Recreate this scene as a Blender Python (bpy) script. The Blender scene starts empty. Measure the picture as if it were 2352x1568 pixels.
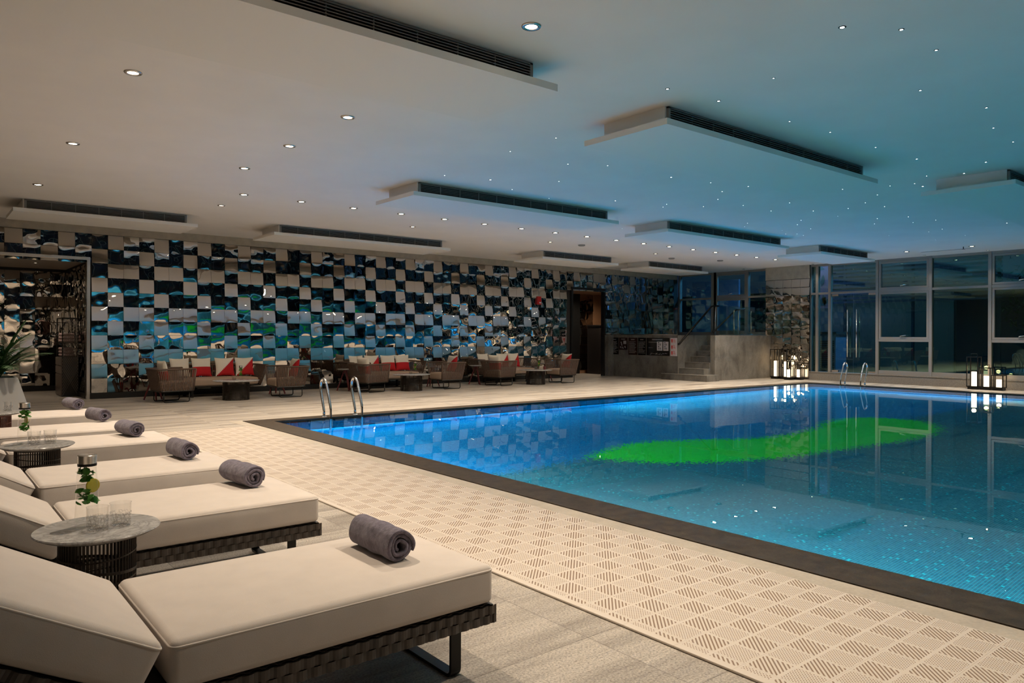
import bpy, math, random
from mathutils import Vector, Matrix
R = random.Random(7)
PI = math.pi
col = bpy.context.scene.collection
sc = bpy.context.scene

# ------------------------------------------------------------------ tuning
P_SPOT = 246.0
P_POOL = 1.0       # multiplier for the underwater lamps
EXPOSURE = 0.0
HC = 3.66          # ceiling height
WY = 17.70         # mirror wall
FX = 22.25         # glass facade

# ------------------------------------------------------------------ materials
def mat(name):
    m = bpy.data.materials.new(name); m.use_nodes = True
    nt = m.node_tree
    return m, nt, nt.nodes, nt.links, nt.nodes['Principled BSDF']

def basic(name, c, rough=.5, metal=0., spec=.5, bump=None, coat=0., sheen=0., var=None):
    m, nt, N, L, b = mat(name)
    b.inputs['Base Color'].default_value = (*c, 1)
    b.inputs['Roughness'].default_value = rough
    b.inputs['Metallic'].default_value = metal
    b.inputs['Specular IOR Level'].default_value = spec
    b.inputs['Coat Weight'].default_value = coat
    b.inputs['Sheen Weight'].default_value = sheen
    if var or bump:
        tc = N.new('ShaderNodeTexCoord')
    if var:
        sca, amt = var
        n = N.new('ShaderNodeTexNoise'); n.inputs['Scale'].default_value = sca; n.inputs['Detail'].default_value = 5
        L.new(tc.outputs['Object'], n.inputs['Vector'])
        mr = N.new('ShaderNodeMapRange'); mr.inputs['From Min'].default_value = .3; mr.inputs['From Max'].default_value = .7
        mr.inputs['To Min'].default_value = 1-amt; mr.inputs['To Max'].default_value = 1+amt
        L.new(n.outputs['Fac'], mr.inputs['Value'])
        mx = N.new('ShaderNodeMix'); mx.data_type = 'RGBA'; mx.blend_type = 'MULTIPLY'; mx.inputs['Factor'].default_value = 1
        mx.inputs['A'].default_value = (*c, 1)
        L.new(mr.outputs['Result'], mx.inputs['B']); L.new(mx.outputs['Result'], b.inputs['Base Color'])
    if bump:
        sca, st = bump
        n = N.new('ShaderNodeTexNoise'); n.inputs['Scale'].default_value = sca; n.inputs['Detail'].default_value = 3
        L.new(tc.outputs['Object'], n.inputs['Vector'])
        bp = N.new('ShaderNodeBump'); bp.inputs['Strength'].default_value = st; bp.inputs['Distance'].default_value = .01
        L.new(n.outputs['Fac'], bp.inputs['Height']); L.new(bp.outputs['Normal'], b.inputs['Normal'])
    return m

def emit(name, c, s):
    m, nt, N, L, b = mat(name)
    N.remove(b); e = N.new('ShaderNodeEmission'); e.inputs['Color'].default_value = (*c, 1); e.inputs['Strength'].default_value = s
    L.new(e.outputs[0], N['Material Output'].inputs['Surface'])
    return m

def thin_glass(name, tint, ior=1.5, gl=(1, 1, 1)):
    m, nt, N, L, b = mat(name); N.remove(b)
    geo = N.new('ShaderNodeNewGeometry'); ma = N.new('ShaderNodeMath'); ma.operation = 'MULTIPLY_ADD'
    L.new(geo.outputs['Backfacing'], ma.inputs[0]); ma.inputs[1].default_value = 1/ior-ior; ma.inputs[2].default_value = ior
    fr = N.new('ShaderNodeFresnel'); L.new(ma.outputs[0], fr.inputs['IOR'])
    t = N.new('ShaderNodeBsdfTransparent'); t.inputs['Color'].default_value = (*tint, 1)
    g = N.new('ShaderNodeBsdfGlossy'); g.inputs['Roughness'].default_value = 0.0; g.inputs['Color'].default_value = (*gl, 1)
    mx = N.new('ShaderNodeMixShader'); L.new(fr.outputs[0], mx.inputs[0]); L.new(t.outputs[0], mx.inputs[1]); L.new(g.outputs[0], mx.inputs[2])
    L.new(mx.outputs[0], N['Material Output'].inputs['Surface'])
    return m

class NB:
    """small node-graph helper"""
    def __init__(s, m): s.nt = m.node_tree; s.N = s.nt.nodes; s.L = s.nt.links
    def put(s, sock, v):
        if isinstance(v, (int, float)): sock.default_value = v
        elif isinstance(v, tuple): sock.default_value = v if len(v) == len(sock.default_value) else (*v, 1)
        else: s.L.new(v, sock)
    def math(s, op, a, b=0, c=0, clamp=False):
        n = s.N.new('ShaderNodeMath'); n.operation = op; n.use_clamp = clamp
        for i, v in enumerate((a, b, c)): s.put(n.inputs[i], v)
        return n.outputs[0]
    def mix(s, f, a, b, mode='MIX'):
        n = s.N.new('ShaderNodeMix'); n.data_type = 'RGBA'; n.blend_type = mode
        s.put(n.inputs['Factor'], f); s.put(n.inputs['A'], a); s.put(n.inputs['B'], b)
        return n.outputs['Result']
    def coords(s, kind='Object', scale=(1, 1, 1)):
        tc = s.N.new('ShaderNodeTexCoord'); mp = s.N.new('ShaderNodeMapping'); mp.inputs['Scale'].default_value = scale
        s.L.new(tc.outputs[kind], mp.inputs['Vector']); return mp.outputs[0]
    def sep(s, v):
        n = s.N.new('ShaderNodeSeparateXYZ'); s.L.new(v, n.inputs[0]); return n.outputs
    def comb(s, x, y, z=0):
        n = s.N.new('ShaderNodeCombineXYZ')
        for i, v in enumerate((x, y, z)): s.put(n.inputs[i], v)
        return n.outputs[0]
    def noise(s, vec, scale, detail=4, rough=.5, dist=0.):
        n = s.N.new('ShaderNodeTexNoise'); n.inputs['Scale'].default_value = scale; n.inputs['Detail'].default_value = detail
        n.inputs['Roughness'].default_value = rough; n.inputs['Distortion'].default_value = dist
        s.L.new(vec, n.inputs['Vector']); return n.outputs['Fac']
    def white(s, vec):
        n = s.N.new('ShaderNodeTexWhiteNoise'); n.noise_dimensions = '3D'; s.L.new(vec, n.inputs['Vector']); return n.outputs
    def ramp(s, f, *stops):
        n = s.N.new('ShaderNodeValToRGB'); e = n.color_ramp.elements
        while len(e) < len(stops): e.new(.5)
        for el, (p, c) in zip(e, stops): el.position = p; el.color = (*c, 1)
        s.put(n.inputs[0], f); return n.outputs[0]
    def rng(s, f, a, b, c, d):
        n = s.N.new('ShaderNodeMapRange'); s.put(n.inputs['Value'], f)
        for k, v in zip(('From Min', 'From Max', 'To Min', 'To Max'), (a, b, c, d)): n.inputs[k].default_value = v
        return n.outputs[0]
    def bump(s, h, st, dist, b):
        n = s.N.new('ShaderNodeBump'); n.inputs['Strength'].default_value = st; n.inputs['Distance'].default_value = dist
        s.L.new(h, n.inputs['Height']); s.L.new(n.outputs[0], b.inputs['Normal'])
    def curve(s, x, pts):
        n = s.N.new('ShaderNodeFloatCurve'); c = n.mapping.curves[0]
        n.mapping.use_clip = False; n.mapping.extend = 'HORIZONTAL'
        while len(c.points) < len(pts): c.points.new(.5, .5)
        for p, (a, b) in zip(c.points, pts): p.location = (a, b); p.handle_type = 'AUTO'
        n.mapping.update(); s.put(n.inputs['Value'], x); return n.outputs[0]

M = {}
M['ceiling'] = basic('ceiling_paint', (.86, .82, .77), .85, var=(1.2, .03))
M['ac_white'] = basic('vent_paint', (.84, .81, .76), .8)
M['grille'] = basic('grille_metal', (.30, .285, .27), .5, .3)
M['grille_dark'] = basic('grille_void', (.015, .015, .015), .9)
M['black'] = basic('black_metal', (.012, .011, .010), .42, .4)
M['chrome'] = basic('chrome', (.82, .80, .78), .08, 1)
M['steel'] = basic('brushed_steel', (.62, .58, .53), .25, 1)
M['alu'] = basic('window_aluminium', (.30, .28, .26), .45, .35)
M['mirror'] = basic('mirror_steel', (.60, .565, .52), .012, 1)
M['mirror_back'] = basic('mirror_joint', (.02, .018, .016), .6)
M['plinth'] = basic('black_plinth', (.012, .012, .012), .35)
M['cornice'] = basic('stone_cornice', (.42, .36, .28), .5, var=(6, .12))
M['fabric'] = basic('cream_fabric', (.66, .59, .535), .9, sheen=.15, bump=(420, .12), var=(9, .035))
M['fabric2'] = basic('cream_cushion_fabric', (.80, .73, .61), .9, bump=(300, .15))
M['red'] = basic('red_fabric', (.52, .008, .012), .85, bump=(300, .15))
M['seat'] = basic('tan_seat_fabric', (.40, .29, .21), .9, bump=(300, .15))
M['strap'] = basic('woven_brown_strap', (.105, .066, .047), .75, var=(30, .12))
M['rattan'] = basic('dark_rattan', (.060, .048, .042), .42, var=(14, .35))
M['rattan_dark'] = basic('dark_rattan_core', (.012, .010, .009), .7)
M['wire'] = basic('dark_bronze_wire', (.045, .036, .030), .35, .5)
M['brownwire'] = basic('reddish_brown_wire', (.16, .05, .03), .4, .3)
M['maroon'] = basic('maroon_lacquer', (.17, .035, .04), .45)
M['leaf'] = basic('mint_leaf', (.055, .23, .015), .5)
M['palm'] = basic('palm_leaf', (.022, .075, .016), .45, var=(12, .5))
M['lemon'] = basic('lemon_flesh', (.62, .54, .06), .45)
M['lemon_rind'] = basic('lemon_rind', (.62, .48, .03), .45)
M['planter'] = basic('grey_planter', (.42, .42, .42), .7)
M['soil'] = basic('soil', (.03, .02, .012), .95)
M['glass'] = thin_glass('drinking_glass', (.985, .985, .98), 1.36)
M['glass_rim'] = thin_glass('tumbler_glass', (.975, .975, .97), 1.55)
M['pane'] = thin_glass('window_glass', (.48, .62, .58), 1.95, (.66, 1.0, .80))
M['railglass'] = thin_glass('railing_glass', (.80, .90, .87), 1.5)
M['lens'] = emit('downlight_lens', (1, .86, .66), 26)
M['lens_dim'] = emit('dim_downlight_lens', (1, .84, .66), 5.0)
M['lens_small'] = emit('small_downlight_lens', (1, .80, .50), 12)
M['star'] = emit('star_light_lens', (.80, .95, 1), 9)
M['candle'] = emit('lantern_candle', (1, .80, .54), 3.0)
M['poster'] = basic('black_poster', (.008, .008, .009), .12)
M['poster_brown'] = basic('brown_poster', (.030, .014, .012), .15)
M['postertext'] = basic('poster_text', (.32, .30, .30), .6)
M['paper'] = basic('white_sheet', (.62, .56, .58), .4)
M['ink'] = basic('dark_ink', (.05, .04, .05), .6)
M['redink'] = basic('red_ink', (.60, .07, .06), .5)
M['alarm'] = basic('red_alarm_box', (.5, .01, .01), .35)
M['brownwall'] = basic('brown_panel', (.36, .19, .10), .5, var=(2, .15))
M['darkwood'] = basic('dark_cabinet', (.035, .028, .026), .35)
M['cabwood'] = basic('bronze_drawer_front', (.20, .15, .125), .3, .4)
M['pinktowel'] = basic('pale_pink_towel', (.60, .42, .40), .95)
M['outside'] = basic('outside_wall_paint', (.07, .085, .10), .8)
M['outside_slat'] = basic('outside_slat', (.06, .08, .10), .6)
M['bluebox'] = basic('outside_unit_casing', (.25, .38, .60), .5)
M['lilac'] = basic('lilac_mural', (.55, .48, .80), .6)
M['tealleaf'] = basic('mural_leaf', (.10, .32, .42), .6)
M['ground'] = basic('outside_ground', (.06, .07, .07), .8)
M['wallpaint'] = basic('wall_paint', (.42, .36, .30), .8)
M['nightpane'] = basic('night_window', (.006, .012, .03), .08)

def towel_mat():
    m, nt, N, L, b = mat('purple_grey_terry'); g = NB(m)
    v = g.coords()
    n1 = g.noise(v, 420, 2); n2 = g.noise(v, 45, 4); n3 = g.noise(v, 11, 3)
    c = g.ramp(g.math('MULTIPLY_ADD', n2, .6, g.math('MULTIPLY', n1, .4)), (.32, (.075, .062, .092)), (.68, (.25, .215, .285)))
    L.new(c, b.inputs['Base Color']); b.inputs['Roughness'].default_value = .97; b.inputs['Sheen Weight'].default_value = .35
    h = g.math('MULTIPLY_ADD', n3, 1.2, g.math('MULTIPLY_ADD', n1, .7, n2))
    g.bump(h, .85, .006, b); return m
M['towel'] = towel_mat()

def marble():
    m, nt, N, L, b = mat('white_marble'); g = NB(m)
    v = g.coords()
    n = g.noise(v, 5, 8, .62, 2.2); n2 = g.noise(v, 16, 6, .6, 1.0)
    f = g.math('ABSOLUTE', g.math('SUBTRACT', n, .5))
    c = g.ramp(f, (0, (.26, .25, .25)), (.035, (.42, .41, .40)), (.16, (.60, .585, .57)))
    c = g.mix(g.rng(n2, .35, .7, 0, .45), c, (.36, .355, .35))
    L.new(c, b.inputs['Base Color']); b.inputs['Roughness'].default_value = .22; return m
M['marble'] = marble()

def cutglass():
    m = thin_glass('cut_crystal', (.95, .95, .945), 1.5); g = NB(m)
    v = g.coords(scale=(1, 1, .8))
    vo = g.N.new('ShaderNodeTexVoronoi'); vo.feature = 'DISTANCE_TO_EDGE'; vo.inputs['Scale'].default_value = 78; g.L.new(v, vo.inputs['Vector'])
    bp = g.N.new('ShaderNodeBump'); bp.inputs['Strength'].default_value = 1; bp.inputs['Distance'].default_value = .006
    g.L.new(vo.outputs['Distance'], bp.inputs['Height'])
    c = g.ramp(vo.outputs['Distance'], (.02, (.72, .71, .70)), (.10, (.95, .945, .94)), (.35, (1, 1, 1)))
    for n in list(g.N):
        if n.type in ('FRESNEL', 'BSDF_GLOSSY'): g.L.new(bp.outputs[0], n.inputs['Normal'])
        if n.type == 'BSDF_TRANSPARENT': g.L.new(c, n.inputs['Color'])
    return m
M['glass_cut'] = cutglass()

def deck():
    m, nt, N, L, b = mat('deck_stone'); g = NB(m)
    o = g.coords(); x, y, z = g.sep(o)
    ty = g.math('FLOOR', g.math('DIVIDE', y, .6)); tx = g.math('FLOOR', g.math('DIVIDE', x, 1.2))
    w = g.white(g.comb(tx, ty, 0))[0]
    sv = g.comb(g.math('MULTIPLY_ADD', w, 7, g.math('MULTIPLY', x, .55)), g.math('MULTIPLY_ADD', w, 13, g.math('MULTIPLY', y, 4.2)), 0)
    s = g.noise(sv, 1.0, 6, .62, .6)
    sv2 = g.comb(g.math('MULTIPLY', x, .9), g.math('MULTIPLY', y, 22), 1)
    s2 = g.noise(sv2, 1.0, 4, .6, .3)
    spk = g.noise(o, 95, 3, .75)
    c = g.ramp(s, (.32, (.18, .155, .13)), (.45, (.345, .31, .27)), (.60, (.48, .435, .38)))
    c = g.mix(g.rng(s2, .35, .65, .30, 0), c, (.22, .19, .16))
    c = g.mix(1.0, c, g.ramp(spk, (.32, (.45, .44, .43)), (.50, (1, 1, 1)), (.68, (1.38, 1.34, 1.30))), 'MULTIPLY')
    fx = g.math('FRACT', g.math('DIVIDE', x, 1.2)); fy = g.math('FRACT', g.math('DIVIDE', y, .6))
    j = g.math('MAXIMUM', g.math('LESS_THAN', fx, .0035), g.math('LESS_THAN', fy, .007))
    c = g.mix(g.math('MULTIPLY', j, .65), c, (.10, .085, .07))
    L.new(c, b.inputs['Base Color']); b.inputs['Roughness'].default_value = .55
    g.bump(spk, .25, .002, b); return m
M['deck'] = deck()

def matgrid():
    """interlocking perforated drainage mat: cells of slots and cells of small holes, all running diagonally"""
    m, nt, N, L, b = mat('drainage_mat_plastic'); g = NB(m)
    o = g.coords(); x, y, z = g.sep(o)
    u = g.math('DIVIDE', g.math('SUBTRACT', x, 2.698), .15); v = g.math('DIVIDE', g.math('SUBTRACT', y, 2.68), .15)
    par = g.math('PINGPONG', g.math('ADD', g.math('FLOOR', u), g.math('FLOOR', v)), 1)
    fu = g.math('FRACT', u); fv = g.math('FRACT', v)
    edge = g.math('MINIMUM', g.math('MINIMUM', fu, g.math('SUBTRACT', 1, fu)), g.math('MINIMUM', fv, g.math('SUBTRACT', 1, fv)))
    inside = g.math('GREATER_THAN', edge, .055)
    p = g.math('MULTIPLY', g.math('SUBTRACT', x, y), .70711); q = g.math('MULTIPLY', g.math('ADD', x, y), .70711)
    slot = g.math('LESS_THAN', g.math('FRACT', g.math('DIVIDE', p, .0172)), .44)
    h1 = g.math('LESS_THAN', g.math('FRACT', g.math('DIVIDE', p, .0112)), .50)
    h2 = g.math('LESS_THAN', g.math('FRACT', g.math('DIVIDE', q, .0140)), .50)
    hole = g.math('ADD', g.math('MULTIPLY', par, slot), g.math('MULTIPLY', g.math('SUBTRACT', 1, par), g.math('MULTIPLY', h1, h2)))
    lip = g.math('MULTIPLY', g.math('GREATER_THAN', x, 2.655), g.math('LESS_THAN', x, 3.865))
    hole = g.math('MULTIPLY', g.math('MULTIPLY', hole, inside), lip)
    jx = g.math('LESS_THAN', g.math('FRACT', g.math('DIVIDE', u, 2)), .006)
    jy = g.math('LESS_THAN', g.math('FRACT', g.math('DIVIDE', v, 2)), .006)
    c = g.mix(hole, (.62, .55, .475), (.25, .17, .115))
    c = g.mix(g.math('MULTIPLY', g.math('MAXIMUM', jx, jy), .45), c, (.27, .20, .15))
    L.new(c, b.inputs['Base Color']); b.inputs['Roughness'].default_value = .5
    g.bump(g.math('SUBTRACT', 1, hole), .5, .004, b); return m
M['mat'] = matgrid()

def stone(name, c1, c2, sc1, rough, st=.2, stretch=(1, 1, 1), spec=.5):
    m, nt, N, L, b = mat(name); g = NB(m)
    o = g.coords(scale=stretch); n = g.noise(o, sc1, 7, .65, .3); n2 = g.noise(o, sc1*14, 2)
    c = g.ramp(g.math('MULTIPLY_ADD', n2, .35, g.math('MULTIPLY', n, .65)), (.34, c1), (.64, c2))
    L.new(c, b.inputs['Base Color']); b.inputs['Roughness'].default_value = rough; b.inputs['Specular IOR Level'].default_value = spec
    g.bump(n2, st, .003, b); return m
M['strip'] = stone('pale_edge_stone', (.38, .33, .27), (.52, .46, .38), 4, .5)
M['coping'] = stone('dark_wet_coping', (.026, .019, .012), (.078, .058, .040), 9, .5, .3, (1, 1, 1), .3)
M['granite'] = stone('grey_granite_sill', (.11, .10, .09), (.27, .245, .215), 40, .6)

def concrete():
    m, nt, N, L, b = mat('concrete'); g = NB(m)
    o = g.coords(); n = g.noise(o, 1.3, 7, .7, .4); st = g.coords(scale=(1.5, 1.5, .7)); n2 = g.noise(st, 1.6, 6, .65, 1.2); n3 = g.noise(o, 60, 2)
    c = g.ramp(g.math('MULTIPLY_ADD', n2, .55, g.math('MULTIPLY', n, .45)), (.36, (.085, .077, .066)), (.52, (.165, .152, .132)), (.68, (.225, .21, .185)))
    c = g.mix(1., c, g.ramp(n3, (.3, (.75, .75, .75)), (.7, (1.15, 1.15, 1.15))), 'MULTIPLY')
    L.new(c, b.inputs['Base Color']); b.inputs['Roughness'].default_value = .7; g.bump(n3, .2, .003, b); return m
M['concrete'] = concrete()

PT = .0235
def mosaic(name, floor=True):
    m, nt, N, L, b = mat(name); g = NB(m)
    o = g.coords(); x, y, z = g.sep(o)
    if floor:
        a, c_ = x, y
    else:
        geo = N.new('ShaderNodeNewGeometry'); nx = g.math('ABSOLUTE', g.sep(geo.outputs['Normal'])[0])
        a = g.math('ADD', g.math('MULTIPLY', nx, y), g.math('MULTIPLY', g.math('SUBTRACT', 1, nx), x)); c_ = z
    qa = g.math('FLOOR', g.math('DIVIDE', a, PT)); qc = g.math('FLOOR', g.math('DIVIDE', c_, PT))
    w = g.white(g.comb(qa, qc, 3)); wv, wc = w[0], w[1]
    fa = g.math('FRACT', g.math('DIVIDE', a, PT)); fc = g.math('FRACT', g.math('DIVIDE', c_, PT))
    grout = g.math('MAXIMUM', g.math('MULTIPLY', g.math('LESS_THAN', fa, .10), .45 if floor else .9), g.math('LESS_THAN', fc, .14 if floor else .06))
    deepblue = g.mix(wv, (.006, .14, .33), (.015, .29, .52))
    teal = g.mix(wv, (.030, .085, .115), (.075, .16, .19))
    teal = g.mix(g.math('GREATER_THAN', wv, .97), teal, (.02, .42, .42))
    green = g.mix(wv, (.02, .66, .008), (.04, .85, .02))
    if floor:
        sx = g.math('MULTIPLY_ADD', g.math('SUBTRACT', wc if False else g.sep(wc)[0], .5), .34, g.math('MULTIPLY', qa, PT))
        sy = g.math('MULTIPLY_ADD', g.math('SUBTRACT', g.sep(wc)[1], .5), .30, g.math('MULTIPLY', qc, PT))
        t = g.math('DIVIDE', g.math('SUBTRACT', sx, 7.0), 8.0)
        up = [(7.2, 7.24), (7.94, 7.51), (8.66, 7.64), (9.62, 7.22), (10.6, 6.69), (12.0, 6.64), (13.64, 7.03), (14.42, 6.82), (14.7, 6.0)]
        lo = [(7.2, 7.24), (7.38, 6.97), (7.63, 6.57), (8.14, 6.11), (8.68, 5.8), (9.34, 5.55), (10.2, 5.38), (11.48, 5.16), (12.5, 5.06), (13.64, 5.2), (14.7, 5.9)]
        fu = g.math('MULTIPLY_ADD', g.curve(t, [((a_-7)/8, (b_-4)/5) for a_, b_ in up]), 5, 4)
        fl = g.math('MULTIPLY_ADD', g.curve(t, [((a_-7)/8, (b_-4)/5) for a_, b_ in lo]), 5, 4)
        ing = g.math('MULTIPLY', g.math('LESS_THAN', sy, fu), g.math('GREATER_THAN', sy, fl))
        ing = g.math('MULTIPLY', ing, g.math('MULTIPLY', g.math('GREATER_THAN', sx, 7.2), g.math('LESS_THAN', sx, 14.7)))
        ub = g.math('GREATER_THAN', sy, g.curve_bound(sx, fu) if False else g.math('ADD', g.math('MULTIPLY', g.math('GREATER_THAN', sx, 7.2), g.math('SUBTRACT', fu, 7.22)), 7.22))
        col_ = g.mix(ub, teal, deepblue); col_ = g.mix(ing, col_, green)
        gcol = g.mix(ub, (.025, .36, .38), (.02, .14, .38)); gcol = g.mix(ing, gcol, (.03, .65, .03))
        col_ = g.mix(g.math('MULTIPLY', grout, .85), col_, gcol)
    else:
        col_ = g.mix(g.math('MULTIPLY', grout, .8), deepblue, (.01, .05, .19))
    L.new(col_, b.inputs['Base Color']); b.inputs['Roughness'].default_value = .35
    return m
M['pool_floor'] = mosaic('pool_floor_mosaic', True)
M['pool_wall'] = mosaic('pool_wall_mosaic', False)

def water():
    m, nt, N, L, b = mat('pool_water'); N.remove(b); g = NB(m)
    gl = N.new('ShaderNodeBsdfGlass'); gl.inputs['IOR'].default_value = 1.333; gl.inputs['Roughness'].default_value = 0
    gl.inputs['Color'].default_value = (.82, .97, 1, 1)
    o = g.coords(); n = g.noise(o, 1.1, 2, .5); n2 = g.noise(o, 9, 2, .5)
    mask = g.rng(g.noise(o, .22, 2), .48, .62, .15, 1)
    bp = N.new('ShaderNodeBump'); bp.inputs['Strength'].default_value = .12; bp.inputs['Distance'].default_value = .012
    L.new(g.math('MULTIPLY', mask, g.math('MULTIPLY_ADD', n2, .10, n)), bp.inputs['Height']); L.new(bp.outputs[0], gl.inputs['Normal'])
    L.new(gl.outputs[0], N['Material Output'].inputs['Surface']); return m
M['water'] = water()
for k in ('lens', 'lens_dim', 'lens_small', 'star'):
    M[k].cycles.emission_sampling = 'NONE'

# ------------------------------------------------------------------ mesh builder
class MB:
    def __init__(s): s.v = []; s.f = []; s.mi = []; s.cur = 0
    def add(s, vs, fs):
        o = len(s.v); s.v += [tuple(v) for v in vs]
        s.f += [tuple(i+o for i in f) for f in fs]; s.mi += [s.cur]*len(fs); return s
    def box(s, x0, x1, y0, y1, z0, z1):
        vs = [(x0, y0, z0), (x1, y0, z0), (x1, y1, z0), (x0, y1, z0), (x0, y0, z1), (x1, y0, z1), (x1, y1, z1), (x0, y1, z1)]
        return s.add(vs, [(0, 3, 2, 1), (4, 5, 6, 7), (0, 1, 5, 4), (1, 2, 6, 5), (2, 3, 7, 6), (3, 0, 4, 7)])
    def obox(s, c, ax, ay, az):
        c = Vector(c); ax, ay, az = Vector(ax), Vector(ay), Vector(az)
        vs = [c+ax*i+ay*j+az*k for k in (-1, 1) for (i, j) in ((-1, -1), (1, -1), (1, 1), (-1, 1))]
        return s.add(vs, [(0, 3, 2, 1), (4, 5, 6, 7), (0, 1, 5, 4), (1, 2, 6, 5), (2, 3, 7, 6), (3, 0, 4, 7)])
    def quad(s, a, b, c, d): return s.add([a, b, c, d], [(0, 1, 2, 3)])
    def bar(s, p, q, w, h=None, up=(0, 0, 1)):
        p, q = Vector(p), Vector(q); d = q-p; l = d.length; d.normalize(); u = Vector(up)
        sd = d.cross(u)
        if sd.length < 1e-4: sd = d.cross(Vector((1, 0, 0)))
        sd.normalize(); u = sd.cross(d)
        return s.obox((p+q)/2, d*(l/2), sd*(w/2), u*((h or w)/2))
    def tube(s, pts, r, seg=8, closed=False, cap=True):
        pts = [Vector(p) for p in pts]; n = len(pts); rings = []; up = None
        rr = r if isinstance(r, (list, tuple)) else [r]*n
        for i, p in enumerate(pts):
            a = pts[(i-1) % n] if (closed or i > 0) else p; b = pts[(i+1) % n] if (closed or i < n-1) else p
            d = (b-a).normalized()
            if up is None:
                up = d.cross(Vector((0, 0, 1)))
                if up.length < 1e-3: up = d.cross(Vector((1, 0, 0)))
                up.normalize()
            up = (up-d*up.dot(d)).normalized(); w = d.cross(up)
            rings.append([p+(up*math.cos(2*PI*k/seg)+w*math.sin(2*PI*k/seg))*rr[i] for k in range(seg)])
        vs = [v for rg in rings for v in rg]; fs = []
        for i in range(n if closed else n-1):
            j = (i+1) % n
            for k in range(seg): fs.append((i*seg+k, i*seg+(k+1) % seg, j*seg+(k+1) % seg, j*seg+k))
        if cap and not closed: fs += [tuple(range(seg))[::-1], tuple(range((n-1)*seg, n*seg))]
        return s.add(vs, fs)
    def lathe(s, prof, c=(0, 0, 0), seg=32, close=False):
        vs = []; fs = []; n = len(prof)
        for (r, z) in prof:
            for k in range(seg): vs.append((c[0]+r*math.cos(2*PI*k/seg), c[1]+r*math.sin(2*PI*k/seg), c[2]+z))
        for i in range(n if close else n-1):
            j = (i+1) % n
            for k in range(seg): fs.append((i*seg+k, i*seg+(k+1) % seg, j*seg+(k+1) % seg, j*seg+k))
        return s.add(vs, fs)
    def disc(s, c, r, seg=20, down=False):
        vs = [(c[0]+r*math.cos(2*PI*k/seg), c[1]+r*math.sin(2*PI*k/seg), c[2]) for k in range(seg)]
        f = tuple(range(seg)); return s.add(vs, [f[::-1] if down else f])
    def rbox(s, x0, x1, y0, y1, z0, z1, r, n=(10, 6, 4), puff=0., fn=None):
        """box with rounded edges on a fine grid; puff swells the faces"""
        cx, cy, cz = (x0+x1)/2, (y0+y1)/2, (z0+z1)/2; hx, hy, hz = (x1-x0)/2, (y1-y0)/2, (z1-z0)/2
        h = (hx, hy, hz)
        def ax(half, k):
            e = [-half, -half+r*.12, -half+r*.35, -half+r*.7, -half+r]
            inner = [(-half+r)+(2*half-2*r)*i/k for i in range(1, k)]
            return e+inner+[-q for q in e[::-1]]
        g = [ax(h[i], n[i]) for i in range(3)]
        for a in range(3):
            b, c = (a+1) % 3, (a+2) % 3
            for sg in (-1, 1):
                gb, gc = g[b], g[c]; vs = []; fs = []
                for q in gc:
                    for p in gb:
                        v = [0, 0, 0]; v[a] = sg*h[a]; v[b] = p; v[c] = q
                        inn = [max(-h[i]+r, min(h[i]-r, v[i])) for i in range(3)]
                        d = Vector([v[i]-inn[i] for i in range(3)])
                        if d.length > 0: d = d.normalized()*r
                        w = [inn[i]+d[i] for i in range(3)]
                        if puff:
                            fx = 1-abs(w[0]/hx)**3; fy = 1-abs(w[1]/hy)**3; fz = 1-abs(w[2]/hz)**3
                            w[2] += puff*max(0, fx)*max(0, fy)*(1 if w[2] > 0 else -.2)
                            w[1] += puff*.5*max(0, fx)*max(0, fz)*(1 if w[1] > 0 else -1)
                        w = (w[0]+cx, w[1]+cy, w[2]+cz)
                        vs.append(fn(w) if fn else w)
                nb = len(gb)
                for i in range(len(gc)-1):
                    for j in range(nb-1):
                        q = (i*nb+j, i*nb+j+1, (i+1)*nb+j+1, (i+1)*nb+j)
                        fs.append(q if sg > 0 else q[::-1])
                s.add(vs, fs)
        return s
    def xf(s, m):
        s.v = [tuple(m @ Vector(v)) for v in s.v]; return s
    def build(s, name, mats, parent=None, smooth=False, weld=False, **tags):
        me = bpy.data.meshes.new(name); me.from_pydata(s.v, [], s.f)
        if not isinstance(mats, (list, tuple)): mats = [mats]
        for m in mats: me.materials.append(M[m] if isinstance(m, str) else m)
        if len(mats) > 1: me.polygons.foreach_set('material_index', s.mi)
        if weld:
            import bmesh
            bm = bmesh.new(); bm.from_mesh(me); bmesh.ops.remove_doubles(bm, verts=bm.verts, dist=1e-5); bmesh.ops.recalc_face_normals(bm, faces=bm.faces); bm.to_mesh(me); bm.free()
        if smooth:
            me.polygons.foreach_set('use_smooth', [True]*len(me.polygons))
            if smooth != True: me.set_sharp_from_angle(angle=math.radians(smooth))
        me.update()
        o = bpy.data.objects.new(name, me); col.objects.link(o)
        if parent: o.parent = parent
        for k, v in tags.items(): o[k] = v
        return o

def thing(name, label, cat, loc=(0, 0, 0), rz=0, group=None):
    o = bpy.data.objects.new(name, None); col.objects.link(o); o.empty_display_size = .1
    o.location = loc; o.rotation_euler = (0, 0, rz); o['label'] = label; o['category'] = cat
    if group: o['group'] = group
    return o

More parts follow.
